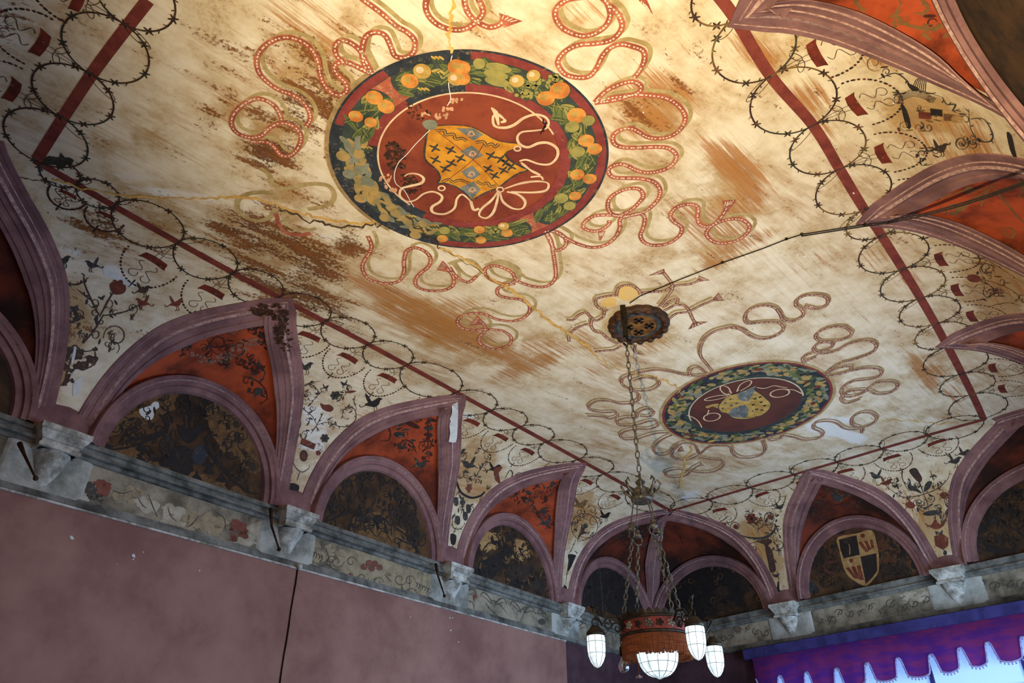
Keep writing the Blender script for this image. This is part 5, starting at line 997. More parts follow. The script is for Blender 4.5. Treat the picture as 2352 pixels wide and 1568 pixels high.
fil(F, 'j', [(110, 520), (620, 560), (560, 850), (300, 980), (140, 1100), (110, 800)], 16, (14, 30), .009, (0, 1, 0), 3)
fil(F, 'k', [(150, 340), (300, 350), (480, 470), (420, 600), (250, 800), (140, 900), (125, 600)], 18, (12, 26), .011, (0, 1, 1), 4); fil(F, 'k', [(990, 760), (1100, 740), (1220, 820), (1150, 960), (1010, 1060), (960, 1000)], 14, (12, 28), .011, (0, 1), 5)
fil(F, 'l', [(130, 330), (480, 300), (500, 460), (520, 600), (500, 780), (420, 700), (330, 560), (200, 460)], 20, (14, 30), .011, (0, 1, 1), 6); fil(F, 'l', [(1290, 60), (1420, 60), (1640, 60), (1800, 20), (1800, 260), (1770, 470), (1640, 400), (1500, 260), (1380, 190)], 22, (14, 30), .011, (0, 1, 1), 7)
fil(F, '4', [(380, 480), (640, 520), (900, 600), (880, 800), (660, 960), (440, 900), (380, 700)], 18, (22, 44), .009, (0, 1), 8); fil(F, '3', [(1300, 420), (1700, 600), (2100, 800), (2200, 960), (1900, 1000), (1660, 1040), (1480, 780)], 16, (18, 38), .009, (0, 1, 5), 9); fil(F, '7', [(2060, 240), (2349, 380), (2349, 520), (2160, 460)], 9, (16, 34), .011, (0, 5), 10)
F.build()
# ---- painting on the orange webs
WMT = ['pt_web_dark', 'pt_web_olive', 'pt_steel', 'pt_tan']
def W_(): return G('painted_scrollwork', BVW, ceiling, WMT)
F = W_(); stems(F, '3', [[(1850, 30), (1840, 130), (1750, 190), (1620, 180), (1520, 140), (1490, 80), (1530, 10)], [(1640, -20), (1700, 40), (1670, 90), (1640, 80)], [(1860, 100), (1920, 220), (1980, 320), (2060, 370), (2110, 360)], [(1200, -30), (1240, 40), (1280, 80)], [(1850, 30), (1900, -30)], [(1850, 20), (1780, 10)]], .03, 1)
stems(F, '3', [[(1620, 1390), (1800, 1330), (1950, 1280), (2080, 1270), (2200, 1190)], [(1820, 1450), (1850, 1380), (1940, 1390), (2050, 1310), (2140, 1250)], [(2140, 1250), (2200, 1330), (2300, 1450), (2349, 1500)], [(1780, 1200), (1900, 1220), (2040, 1160)], [(2060, 1390), (2080, 1320), (2120, 1270)], [(2200, 1180), (2300, 1200), (2340, 1260), (2310, 1330)]], .022, 1); F.disc('3', (1980, 1278), 34, 26, 1, 2.2); F.poly('3', [(1850, 1430), (1920, 1385), (1990, 1360), (1960, 1400), (1880, 1450)], 1, 2.1); spiral(F, '7', (2270, 90), 42, 1.3, 3, 1, .022, 1); spiral(F, '3', (2060, 350), 40, 1.0, 3, -1, .02, 1); F.build()
F = W_(); stems(F, 'j', [[(860, 890), (875, 930), (860, 990), (800, 990)], [(930, 1060), (960, 1010), (1000, 985), (1050, 1020), (1080, 1095)], [(1170, 870), (1170, 1060)], [(900, 820), (1000, 790), (1100, 800)]], .02, 0); F.disc('j', (945, 945), 44, 24, 2, 2.1, .1); F.disc('j', (1050, 870), 62, 20, 0, 2.1, .4); F.disc('j', (1175, 895), 36, 20, 2, 2.1); F.disc('j', (1170, 945), 34, 14, 0, 2.1); F.stroke('j', [(1170 + 32 * math.cos(t), 1022 + 28 * math.sin(t)) for t in np.linspace(0, 6, 10)], .012, 0, 2.0); bird(F, 'j', (1115, 1185), 1.5, 2); bird(F, 'j', (960, 1045), 1.2, 2, -1); F.disc('j', (1190, 770), 36, 18, 2, 2.1, .2); F.disc('j', (1215, 835), 24, 12, 0, 2.1); F.disc('j', (1135, 1130), 16, None, 0, 2.1)
stems(F, 'i', [[(1430, 260), (1530, 290), (1600, 360), (1605, 430), (1550, 470)], [(870, 10), (960, 20), (1010, 60)], [(1180, 0), (1220, 50), (1300, 40), (1290, -20)]], .016, 0); F.disc('i', (1548, 372), 34, 30, 2, 2.1); F.disc('i', (1555, 195), 30, 20, 0, 2.1); spiral(F, '4', (1480, 850), 75, 1.4, 1, 1, .014, 0)
for x, y, m_ in ((640, 700, 0), (670, 660, 2), (795, 705, 0), (780, 800, 2), (740, 820, 0), (840, 600, 2), (730, 600, 0), (790, 560, 0)): F.disc('k', (x, y), 26, 13, m_, 2.1, x * .01)
bird(F, 'k', (795, 880), 1.2, 2); stems(F, 'k', [[(750, 810), (790, 800), (830, 790)], [(660, 740), (680, 680), (660, 650)], [(700, 620), (760, 590)]], .016, 0); stems(F, '9', [[(480, 650), (540, 720), (600, 790)], [(560, 770), (580, 800)], [(500, 640), (560, 600), (610, 650)], [(800, 600), (850, 620), (880, 690)], [(960, 600), (1060, 560), (1140, 640)], [(1640, 540), (1720, 500), (1780, 520)]], .018, 0); F.disc('l', (940, 205), 40, 34, 2, 2.1); F.disc('l', (945, 215), 24, 20, 3, 2.4); stems(F, 'l', [[(700, 370), (760, 310), (860, 260)], [(900, 270), (1000, 240)]], .02, 0); F.build()
# damp damage on the first full web
F = W_(); F.mats = ['pt_damp', 'pt_white', 'pt_flake', 'pt_web_dark']; F.wash('4', [(1560, 640), (1840, 660), (1830, 880), (1760, 860), (1700, 760), (1600, 720)], 0, 1.6, 150, .06); F.wash('4', [(1290, 900), (1440, 940), (1640, 820), (1780, 830), (1640, 900), (1460, 990), (1320, 960)], 2, 1.8, 110, .06); F.wash('4', [(1500, 740), (1620, 730), (1640, 770), (1560, 780)], 2, 1.8, 40, .12); F.wash('4', [(1560, 960), (1640, 940), (1800, 1000), (1720, 1040)], 3, 1.5, 60, .1); F.build()
F = Film('rib_stain', ceiling, ['pt_damp'], BVR); F.wash('4', [(1700, 590), (1860, 585), (1930, 600), (1930, 690), (1890, 860), (1850, 800), (1840, 660), (1720, 650)], 0, 6.0, 110, .06, 3); F.wash('4', [(1880, 700), (1960, 720), (1960, 900), (1900, 880)], 0, 6.0, 40, .1, 5); F.wash('i', [(1100, 170), (1240, 200), (1260, 300), (1160, 280)], 0, 6.0, 50, .09, 7); F.build()
# white patch of bare plaster on the tip of the middle web
F = Film('bare_plaster_patch', ceiling, ['pt_white'], BVR); F.poly('j', [(1362, 712), (1385, 695), (1400, 690), (1404, 760), (1400, 850), (1396, 930), (1385, 1000), (1352, 1000), (1328, 995), (1344, 930), (1338, 870), (1348, 830), (1340, 815), (1356, 780)], 0, 8.0, 2); F.build()
# ---- lunette paintings
LM = ['pt_dark', 'pt_dark2', 'pt_ochre', 'pt_white', 'pt_russet', 'pt_tan', 'pt_navy', 'pt_frz']
def LN(): return G('lunette_painting', BVL, wall_left, LM)
F = LN(); 
for p in ([(330, 640), (380, 560), (440, 460), (560, 380), (660, 300), (780, 270), (880, 290), (900, 400), (860, 500), (700, 560), (560, 640), (450, 740), (360, 700)], [(1200, 500), (1320, 480), (1440, 600), (1520, 760), (1560, 900), (1450, 900), (1330, 780), (1240, 680), (1180, 600)], [(420, 800), (600, 800), (780, 880), (900, 930), (1060, 990), (1240, 1020), (1420, 1120), (1300, 1100), (900, 980), (600, 880)]): F.wash('i', p, 2, 1.0, 60)
F.poly('i', [(700, 545), (690, 500), (760, 480), (790, 450), (825, 450), (830, 490), (800, 510), (790, 560), (760, 582)], 3, 2.0, 2); F.wash('i', [(420, 490), (500, 480), (530, 560), (470, 610), (415, 580)], 5, 1.4, 20, .3)
F.poly('i', [(960, 610), (1000, 625), (1060, 640), (1130, 610), (1135, 660), (1090, 720), (1040, 748), (985, 700)], 0, 2.1, 2)
for k, (a, b) in enumerate((((975, 500), (1000, 460)), ((1145, 520), (1110, 480)), ((985, 545), (1010, 520)), ((1135, 560), (1100, 535)), ((1060, 430), (1055, 500)))): F.stroke('i', [(1050, 640), (1053, 560), b, a], .02, 0, 2.2, 5, taper=TP)
F.stroke('i', [(270, 730), (400, 760), (520, 790), (700, 745), (850, 680), (890, 620), (880, 570), (830, 540)], .05, 0, 2.0, 5, taper=((0, .3), (.3, .5), (.7, 1), (1, .4))); F.stroke('i', [(600, 640), (605, 690), (680, 715), (850, 675)], .05, 0, 2.1, 5, taper=((0, .3), (1, 1))); F.poly('i', [(330, 680), (380, 660), (440, 740), (520, 770), (450, 780), (370, 740)], 0, 2.0, 2)
F.stroke('i', [(1160, 760), (1210, 830), (1300, 940), (1400, 1040), (1480, 1100), (1560, 1110)], .055, 0, 2.0, 5, taper=((0, 1), (.5, .8), (1, .15))); F.stroke('i', [(1190, 760), (1170, 720), (1200, 690), (1250, 690)], .03, 0, 2.0); F.poly('i', [(930, 790), (1000, 760), (1060, 790), (1080, 850), (1060, 960), (980, 1000), (900, 920), (860, 870)], 0, 1.8, 3); F.poly('i', [(1080, 790), (1150, 755), (1180, 830), (1120, 900), (1075, 880)], 6, 1.9, 3); F.poly('i', [(840, 720), (900, 680), (940, 760), (900, 840), (840, 800)], 1, 1.9, 3)
for c, r in (((715, 350), 46), ((610, 490), 38), ((1385, 610), 38), ((1505, 915), 44), ((1350, 830), 36), ((680, 600), 40), ((1400, 710), 34)): spiral(F, 'i', c, r * 1.35, 1.2, c[0], 1, .014, 1); F.disc('i', c, r * .6, r * .72, 1, 2.1)
stems(F, 'i', [[(870, 440), (890, 340), (960, 300)], [(560, 380), (600, 360), (640, 420), (600, 470)], [(420, 430), (500, 440), (560, 540), (620, 570)], [(1220, 520), (1300, 540), (1380, 570)], [(1300, 540), (1440, 560)], [(640, 870), (720, 880), (760, 880)], [(1440, 690), (1400, 760), (1440, 830)], [(1500, 800), (1540, 840)], [(330, 600), (380, 540)], [(1240, 890), (1300, 960), (1390, 930)], [(760, 280), (800, 340), (860, 340)]], .016, 1)
for c in ((700, 790), (790, 860), (690, 870), (870, 900), (1000, 960), (1100, 1000), (1190, 950), (1280, 1010), (1040, 930), (1180, 900)): F.poly('i', [(c[0] - 40, c[1]), (c[0] - 10, c[1] - 30), (c[0] + 5, c[1] - 60), (c[0] + 20, c[1] - 20), (c[0] + 46, c[1] + 14), (c[0], c[1] + 20)], 0, 1.9, 2)
F.build()
F = LN(); rg = random.Random(6)          # middle lunette: hanging dark fringe and a gold snake line
for k in range(34):
    x = rg.uniform(330, 1010); y = rg.uniform(190, 560); y = max(y, 200 + abs(x - 660) * .55); y1 = y + rg.uniform(40, 110); F.stroke('8', [(x, y), (x + rg.uniform(-20, 20), (y + y1) / 2), (x + rg.uniform(-10, 10), y1)], rg.uniform(.02, .05), rg.choice((0, 0, 1, 1)), 1.6, 4, taper=((0, .2), (.5, 1), (1, .2)))
F.wash('8', [(540, 600), (620, 510), (740, 520), (830, 560), (930, 640), (1010, 740), (960, 760), (760, 690), (600, 640)], 2, 1.2, 50); F.stroke('8', [(550, 610), (600, 590), (620, 600), (680, 590), (730, 640), (770, 600), (830, 680)], .018, 1, 2.0); stems(F, '8', [[(860, 650), (900, 670), (940, 690)], [(920, 650), (980, 720), (1010, 750)], [(300, 560), (420, 540), (560, 480), (620, 470)], [(620, 150), (640, 230), (690, 270), (760, 160), (800, 180)], [(820, 560), (900, 620), (960, 660)]], .03, 0)
for c, r in (((410, 370), 50), ((370, 480), 40), ((500, 260), 45), ((900, 420), 44), ((960, 560), 40), ((930, 330), 36), ((450, 560), 30)): spiral(F, '8', c, r, 1.3, c[0], 1, .02, 0)
F.poly('8', [(700, 520), (760, 500), (745, 560), (735, 620), (725, 560)], 0, 2.0, 2); F.build()
F = LN()                                 # third lunette: pale blurred figures
for p, m_ in (([(1150, 640), (1200, 620), (1230, 660), (1190, 700), (1140, 690)], 1), ([(1420, 640), (1490, 600), (1500, 700), (1420, 720)], 5), ([(1600, 700), (1660, 680), (1690, 740), (1640, 790), (1590, 760)], 5), ([(1500, 640), (1580, 620), (1600, 760), (1560, 820), (1510, 760)], 0), ([(1380, 860), (1460, 780), (1540, 770), (1440, 880), (1380, 920)], 0), ([(1620, 820), (1700, 880), (1800, 980), (1700, 960), (1630, 900)], 1), ([(1560, 830), (1620, 900), (1640, 960), (1560, 920)], 0)): F.wash('8', p, m_, 1.6, 14, .3)
stems(F, '8', [[(1400, 500), (1480, 560), (1560, 570), (1640, 590)], [(1330, 700), (1360, 640)], [(1440, 680), (1400, 730)]], .024, 0); F.build()
F = G('lunette_painting', BVL, wall_back, LM)   # quartered shield on the end wall
SH = [(942, 512), (1080, 484), (1195, 458), (1225, 540), (1245, 640), (1245, 760), (1205, 825), (1155, 872), (1080, 842), (1010, 782), (975, 690), (955, 600)]
F.poly('l', SH, 5, 1.8, 2); F.stroke('l', SH, .022, 5, 2.6, 3, True); F.poly('l', [(948, 525), (1082, 492), (1108, 640), (985, 668), (960, 600)], 0, 2.2, 1, False); F.poly('l', [(1112, 655), (1232, 628), (1240, 760), (1200, 815), (1152, 860)], 0, 2.2, 1, False); F.poly('l', [(985, 668), (1108, 640), (1118, 700), (995, 716)], 5, 2.25, 1, False)
for k in range(3):
    F.poly('l', [(1095 + k * 45, 545 - k * 8), (1120 + k * 42, 540 - k * 8), (1175 + k * 20, 615 - k * 14), (1150 + k * 22, 622 - k * 14)], 4, 2.4, 1, False); F.poly('l', [(1000 + k * 42, 740 - k * 8), (1026 + k * 42, 735 - k * 8), (1090 + k * 26, 822 + k * 6), (1060 + k * 24, 815 + k * 8)], 4, 2.4, 1, False)
F.disc('l', (1130, 496), 16, None, 4, 2.6); F.disc('l', (1042, 685), 16, None, 4, 2.6); F.stroke('l', [(1022, 550), (1032, 600), (1030, 640)], .016, 5, 2.6); F.stroke('l', [(1175, 690), (1185, 740), (1190, 780)], .014, 1, 2.6); F.poly('l', [(985, 520), (1040, 510), (1060, 540), (1020, 560), (985, 550)], 1, 2.5)
for p in ([(1040, 450), (980, 490), (880, 505), (840, 560), (880, 605), (940, 635), (935, 690), (850, 700), (840, 750), (900, 780), (930, 755)], [(1060, 440), (1150, 450), (1230, 420), (1295, 450), (1280, 520), (1240, 590), (1340, 590), (1380, 620), (1340, 680), (1280, 690)], [(1030, 440), (1000, 400), (1040, 370), (1090, 410), (1060, 440)], [(1070, 430), (1130, 400), (1190, 370), (1210, 400), (1130, 450)]): F.stroke('l', p, .04, 4, 1.7, 5); F.stroke('l', p, .018, 1, 2.0, 5)
F.poly('l', [(1320, 430), (1360, 450), (1400, 490), (1450, 500), (1480, 540), (1420, 530), (1370, 510), (1330, 470)], 0, 2.0, 2); F.poly('l', [(1390, 540), (1480, 560), (1460, 580), (1440, 640), (1420, 640), (1425, 580)], 0, 1.9, 2); F.poly('l', [(740, 590), (780, 550), (820, 570), (810, 620), (760, 630)], 0, 1.9, 2); F.poly('l', [(690, 900), (720, 830), (770, 870), (800, 900), (740, 930)], 6, 1.9, 2); F.poly('l', [(1500, 690), (1540, 650), (1570, 700), (1540, 750), (1500, 740)], 0, 1.9, 2); stems(F, 'l', [[(1440, 640), (1420, 720), (1460, 780), (1560, 770)], [(700, 780), (760, 820), (850, 870), (950, 880)], [(1400, 700), (1380, 780)], [(920, 450), (1000, 460)]], .02, 1)
F.poly('l', [(2080, 290), (2180, 285), (2150, 310), (2140, 400), (2110, 400), (2115, 310)], 0, 1.9, 2); F.poly('l', [(2000, 400), (2060, 400), (2080, 460), (2010, 480)], 0, 1.9, 2); F.poly('l', [(1980, 520), (2030, 500), (2090, 560), (2180, 590), (2300, 600), (2200, 630), (2060, 610), (1990, 600)], 0, 1.9, 2); spiral(F, 'l', (2290, 390), 70, 1.4, 0, 1, .03, 0); spiral(F, 'l', (2210, 180), 60, 1.2, 1, -1, .03, 0); F.disc('l', (2210, 180), 30, None, 0, 2.0)
# soot on the corner lunette
F.wash('9', [(740, 1060), (720, 980), (760, 900), (850, 800), (980, 740), (1100, 740), (1200, 800), (1260, 900), (1240, 980), (1130, 940), (1100, 1000), (1060, 1070), (900, 1130), (800, 1120)], 0, 1.5, 80, .22); F.wash('9', [(880, 900), (1000, 820), (1120, 830), (1200, 900), (1260, 1040), (1200, 1070), (1120, 1040), (1000, 1080), (880, 1080)], 0, 1.8, 60, .25); F.wash('9', [(1080, 1080), (1110, 1000), (1140, 950), (1160, 1020), (1210, 1080), (1150, 1100)], 1, 2.4, 16, .2); spiral(F, '9', (1310, 930), 50, 1.3, 0, 1, .03, 1); spiral(F, '9', (1230, 830), 50, 1.3, 2, 1, .03, 2); F.build()
F = LN(); F.wash('9', [(200, 950), (260, 800), (340, 700), (430, 760), (500, 900), (540, 1060), (560, 1120), (400, 1090), (250, 1060)], 0, 1.4, 60, .22); F.stroke('9', [(346, 700), (352, 800), (356, 920), (366, 1020), (370, 1120)], .022, 7, 2.0); F.stroke('9', [(293, 840), (300, 960), (308, 1100)], .006, 7, 2.0); F.build()
F = LN(); fil(F, 'i', [(280, 740), (420, 480), (640, 320), (900, 270), (1200, 400), (1420, 600), (1560, 950), (1500, 1080), (1000, 960), (500, 800)], 60, (22, 48), .013, (0, 0, 1), 11); fil(F, '8', [(320, 540), (420, 320), (620, 170), (820, 230), (960, 430), (1040, 740), (700, 600)], 60, (18, 42), .016, (0, 0, 1), 12)
fil(F, 'k', [(200, 1180), (300, 900), (420, 800), (620, 900), (740, 1100), (820, 1400), (500, 1280)], 46, (16, 36), .018, (0, 0, 1, 2), 13); fil(F, '9', [(180, 1040), (260, 800), (340, 720), (500, 880), (580, 1120), (380, 1080)], 26, (16, 36), .018, (0, 1), 14); fil(F, '8', [(640, 20), (800, 20), (960, 40), (1090, 120), (1080, 300), (980, 200), (820, 70)], 10, (14, 26), .012, (0, 1), 19); F.build()
F = G('lunette_painting', BVL, wall_back, LM); fil(F, 'l', [(700, 920), (720, 640), (860, 500), (920, 490), (940, 700), (1000, 840), (1080, 890)], 30, (18, 40), .015, (0, 0, 1), 15); fil(F, 'l', [(1270, 440), (1450, 520), (1580, 700), (1600, 800), (1240, 870), (1280, 700)], 30, (18, 40), .015, (0, 0, 1), 18); fil(F, 'l', [(1920, 660), (1960, 420), (2080, 220), (2250, 120), (2345, 100), (2345, 560), (2100, 620)], 36, (22, 50), .018, (0, 0, 1), 16); fil(F, '9', [(740, 1080), (800, 880), (1000, 760), (1240, 820), (1380, 1000), (1380, 1060), (1000, 1120)], 30, (18, 36), .018, (1, 2, 0), 17); F.build()
F = W_(); fil(F, 'j', [(760, 980), (900, 820), (1220, 760), (1210, 1180), (1080, 1080)], 22, (14, 30), .012, (0, 2, 0), 20); fil(F, 'i', [(900, 30), (1200, 20), (1500, 60), (1600, 300), (1600, 560), (1400, 200)], 18, (20, 44), .012, (0, 0, 2), 21); fil(F, 'k', [(500, 690), (680, 590), (880, 540), (850, 1000), (720, 820)], 20, (12, 28), .014, (0, 2), 22); fil(F, 'l', [(640, 480), (720, 200), (900, 130), (1200, 220), (1350, 320), (1000, 260), (760, 330)], 22, (14, 30), .014, (0, 2), 23); fil(F, '9', [(360, 640), (560, 560), (760, 560), (660, 760)], 18, (14, 30), .016, (0, 2), 24); fil(F, '3', [(1400, 20), (1900, -20), (2050, 200), (2100, 400), (1800, 250), (1500, 120)], 8, (30, 60), .012, (1, 1, 0), 25); F.build()
# ---- frieze painting, board chips
FM_ = ['pt_frz', 'pt_frz_red', 'pt_frz_pale', 'pt_frz_beige']
def FZ(par): return G('frieze_painting', BVL, par, FM_)
F = FZ(wall_left)
F.wash('8', [(250, 690), (330, 690), (520, 720), (520, 850), (400, 840), (250, 790)], 3, .8, 40); F.wash('8', [(560, 740), (780, 800), (1080, 900), (1070, 1010), (800, 940), (560, 860)], 3, .8, 60, .2); F.poly('8', [(668, 862), (725, 868), (716, 950), (686, 945)], 0, 2.0, 1, False)
for x, y in ((650, 832), (682, 808), (718, 812), (748, 836), (700, 842)): F.disc('8', (x, y), 20, 17, 1, 2.1); F.disc('8', (x, y), 22, 20, 0, 1.9)
for c, r, sg in (((480, 800), 42, 1), ((570, 800), 36, -1), ((880, 910), 44, 1), ((940, 920), 36, -1), ((440, 790), 30, -1), ((640, 900), 40, 1), ((740, 930), 36, -1)): spiral(F, '8', c, r, 1.2, 0, sg, .012, 0)
for k in range(6): F.stroke('8', [(290 + k * 17, 715 + k * 7), (302 + k * 17, 735 + k * 8), (290 + k * 17, 755 + k * 8)], .016, 0, 2.0, 4, taper=TP)
for k in range(6): F.stroke('8', [(975 + k * 17, 925 + k * 8), (990 + k * 17, 945 + k * 8), (978 + k * 17, 962 + k * 8)], .016, 0, 2.0, 4, taper=TP)
stems(F, '8', [[(410, 720), (430, 780), (440, 840)], [(370, 830), (420, 820), (470, 860)], [(780, 880), (830, 930)], [(940, 880), (940, 980)], [(900, 990), (960, 970), (1000, 1020)], [(1300, 1040), (1340, 1060), (1350, 1110)], [(1350, 1010), (1350, 1060)], [(1420, 1060), (1460, 1110), (1520, 1160)], [(1450, 1040), (1500, 1060), (1560, 1130)], [(1620, 1120), (1680, 1090), (1640, 1180)], [(1710, 1110), (1760, 1130), (1810, 1120)], [(1290, 1110), (1360, 1120)]], .012, 0); F.disc('8', (1355, 1020), 14, None, 1, 2.1); F.disc('8', (565, 885), 16, None, 1, 2.1); F.disc('8', (1780, 1180), 26, 20, 0, 2.0)
for p, m_ in (([(430, 440), (420, 360), (520, 300), (560, 420), (480, 460)], 2), ([(640, 330), (700, 300), (740, 340), (700, 390), (650, 380)], 1), ([(760, 370), (860, 350), (940, 380), (900, 440), (800, 430)], 3), ([(1090, 560), (1110, 470), (1190, 460), (1240, 520), (1220, 600), (1150, 610)], 2), ([(1370, 560), (1420, 540), (1510, 590), (1500, 660), (1400, 660)], 3), ([(1560, 600), (1620, 590), (1660, 640), (1600, 710), (1560, 670)], 1), ([(1640, 640), (1720, 600), (1800, 640), (1740, 720), (1640, 770), (1620, 720)], 2), ([(900, 400), (1000, 420), (1060, 480), (1000, 520), (920, 470)], 2), ([(1240, 520), (1320, 540), (1360, 620), (1290, 640), (1240, 600)], 3), ([(580, 330), (640, 350), (690, 440), (620, 430)], 0)): F.wash('5', p, m_, 1.4, 18, .28)
stems(F, '5', [[(930, 420), (960, 470), (990, 490)], [(1000, 400), (1030, 480), (1060, 550)], [(1340, 540), (1290, 600), (1250, 620)], [(1460, 520), (1510, 560), (1520, 640)], [(640, 420), (690, 460)], [(760, 370), (820, 390), (900, 370)], [(1130, 480), (1150, 540), (1190, 580)]], .012, 0, False)
rg = random.Random(21); S_ = BVL
F.build(); F = FZ(wall_left)
def wpx(w, q, z): return w.at(q, .013, z), w.n
def wstroke(F, w, P, wd, m): F.strip([wpx(w, *p) for p in spline([np.array(p) for p in P], 4)], wd, m, 1.5, taper=TP)
for q0 in (-3.6, -2.9, -2.2, -.7, .1, .8):
    z0 = WL.zb(q0) + .3
    for sg in (1, -1): wstroke(F, WL, [(q0 + sg * (.05 + .13 * (1 - math.cos(t)) ), z0 + .09 * math.sin(t * 1.3) * (1 - t / 8)) for t in np.linspace(0, 5.5, 12)], .016, 0)
F.build(); F = FZ(wall_back)
rg = random.Random(31)
for q0 in np.arange(-1.3, 6.6, .17):
    z0 = WE.zb(q0) + .28 + rg.uniform(-.08, .08); sg = rg.choice((1, -1)); r = rg.uniform(.05, .10); ph = rg.random() * 6
    wstroke(F, WE, [(q0 + r * (1 - t / 8) * math.cos(t * sg + ph), z0 + r * .8 * (1 - t / 8) * math.sin(t * sg + ph)) for t in np.linspace(0, 6, 12)], .013, 0)
    wstroke(F, WE, [(q0 - .05, z0 - .07), (q0 + .02, z0 + .03), (q0 + .1, z0 + rg.uniform(-.06, .06))], .012, rg.choice((0, 0, 1)))
F.wash('l', [(1380, 870), (1480, 860), (1690, 890), (1720, 960), (1500, 980), (1420, 960)], 2, .9, 30, .25); F.build()
F = Film('board_chip', wall_left, ['pt_white'], BVL)
for x, y, r in ((482, 688, 14), (490, 695, 9), (898, 808, 12), (897, 835, 6), (1344, 911, 5), (965, 786, 5), (790, 865, 3), (473, 684, 7), (905, 818, 7)): F.disc('5', (x, y), r, r * .85, 0, 2.0, x, 7)
for x, y, r in ((1195, 1155, 5), (1212, 1156, 5), (1200, 1235, 6), (1250, 1308, 5), (945, 1150, 4)): F.disc('8', (x, y), r, r * .7, 0, 2.0, x, 6)
F.build()
# ---- electric cable from the rosette across the ceiling to the right hand wall
cab = empty('ceiling_cable', on_z(1469, 678)); tag(cab, 'black twin cable stapled across the ceiling from the rosette to the right wall', 'cable')
CPX = [(1446, 694), (1469, 678), (1560, 640), (1659, 601), (1750, 569), (1806, 547), (1841, 536)]
c1 = [hit(x, y, BVV)[0] + np.array([0, 0, -.012]) for x, y in CPX]; n1 = hit(1985, 512, BVV)[0] + np.array([0, 0, -.02])
qe, ze = WF.px(2440, 385, .25); en = WF.at(qe, .12, ze); h2 = hit(2038, 503, BVR); k2 = (h2[0] + h2[1] * .03) if h2 else n1
for j, (o_, nm) in enumerate(((0, 'wire'), (.018, 'wire'))):
    sag = [k2 + (en - k2) * t + np.array([0, 0, -.05 * math.sin(PI * t)]) for t in np.linspace(0, 1, 12)]
    P = (c1 if j == 0 else c1[-1:]) + [n1, k2] + sag[1:]; mb = MB(); mb.tube([p + np.array([0, o_, -o_ * .4]) for p in P], .0065, 5); mb.build('wire', 'iron', cab)
for p in (c1[3], c1[6], c1[5], n1):
    mb = MB(); mb.sphere(p + np.array([0, 0, .004]), .018, 8, sc=(1, 1, .8)); mb.build('staple', 'iron', cab)
for cr, x, y in (('e', 148, 290),):
    hk = MB(); h = hit(*px(cr, [(x, y)])[0], BVV)[0]; hk.tube([h, h + np.array([0, 0, -.05]), h + np.array([.02, -.02, -.09]), h + np.array([-.02, -.03, -.2]), h + np.array([-.03, -.06, -.26])], .006, 5); o = hk.build('dangling_wire', 'iron'); tag(o, 'short black wire dangling from a nail in the large roundel', 'wire')
# ---- stains in the plaster: masks stored on the vault mesh
me = vault.data; nv = len(me.vertices); co = np.empty(nv * 3); me.vertices.foreach_get('co', co); co = co.reshape(-1, 3) - EYE
dep = co @ _F; PX = CX + FPX * (co @ _R) / np.where(dep > .3, dep, np.nan); PY = CY - FPX * (co @ _U) / np.where(dep > .3, dep, np.nan)
ST = np.zeros((nv, 4)); ST[:, 3] = 1
def blob(ch, x, y, rx, ry, ang, s):
    if ch == 0: rx, ry, s = rx * 1.4, ry * 1.4, s * .86
    elif ch == 1: rx, ry = rx * 1.2, ry * 1.2
    a = math.radians(ang); dx, dy = PX - x, PY - y; u = (dx * math.cos(a) + dy * math.sin(a)) / rx; w = (-dx * math.sin(a) + dy * math.cos(a)) / ry
    g = s * np.exp(-(u * u + w * w) ** 1.5 * .7); ST[:, ch] = np.maximum(ST[:, ch], np.nan_to_num(g))
DK, OC, WH = 0, 1, 2
for q in ((640, 560, 110, 42, 25, .8), (560, 525, 70, 22, 8, .85), (720, 600, 60, 40, 30, .8), (800, 560, 35, 26, 10, .75), (610, 640, 75, 34, 25, .7), (700, 680, 70, 30, 35, .8), (760, 720, 60, 22, 30, .65), (640, 490, 40, 20, 10, .5), (622, 352, 48, 30, 10, .95), (600, 310, 30, 20, 20, .5), (700, 245, 60, 48, 40, .78), (745, 250, 44, 50, 60, .74), (760, 190, 54, 44, 0, .62), (700, 130, 60, 40, 30, .5), (640, 130, 70, 50, 20, .46), (590, 270, 35, 22, 0, .5), (480, 270, 26, 30, 50, .48), (520, 240, 30, 15, 120, .42), (660, 280, 35, 30, 40, .55), (830, 330, 15, 15, 0, .4), (820, 60, 60, 40, 30, .36), (880, 100, 40, 30, 0, .32),
          (215, 515, 80, 26, 20, .62), (310, 480, 60, 18, 30, .45), (160, 560, 40, 30, 20, .42), (520, 610, 60, 20, 30, .55), (400, 500, 60, 16, 30, .4), (690, 460, 60, 30, 20, .42), (650, 440, 60, 26, 20, .4), (560, 400, 70, 20, 0, .3), (1480, 265, 40, 26, 20, .42), (1530, 290, 20, 14, 0, .45), (1350, 250, 20, 10, 0, .2), (1100, 800, 30, 20, 0, .25), (15, 45, 40, 40, 0, .6), (1545, 210, 26, 20, 20, .4), (1600, 110, 20, 20, 0, .3), (1660, 150, 10, 60, -30, .3), (150, 640, 30, 60, 10, .45), (145, 780, 20, 80, 5, .55), (190, 760, 20, 50, 20, .35)): blob(DK, *q)
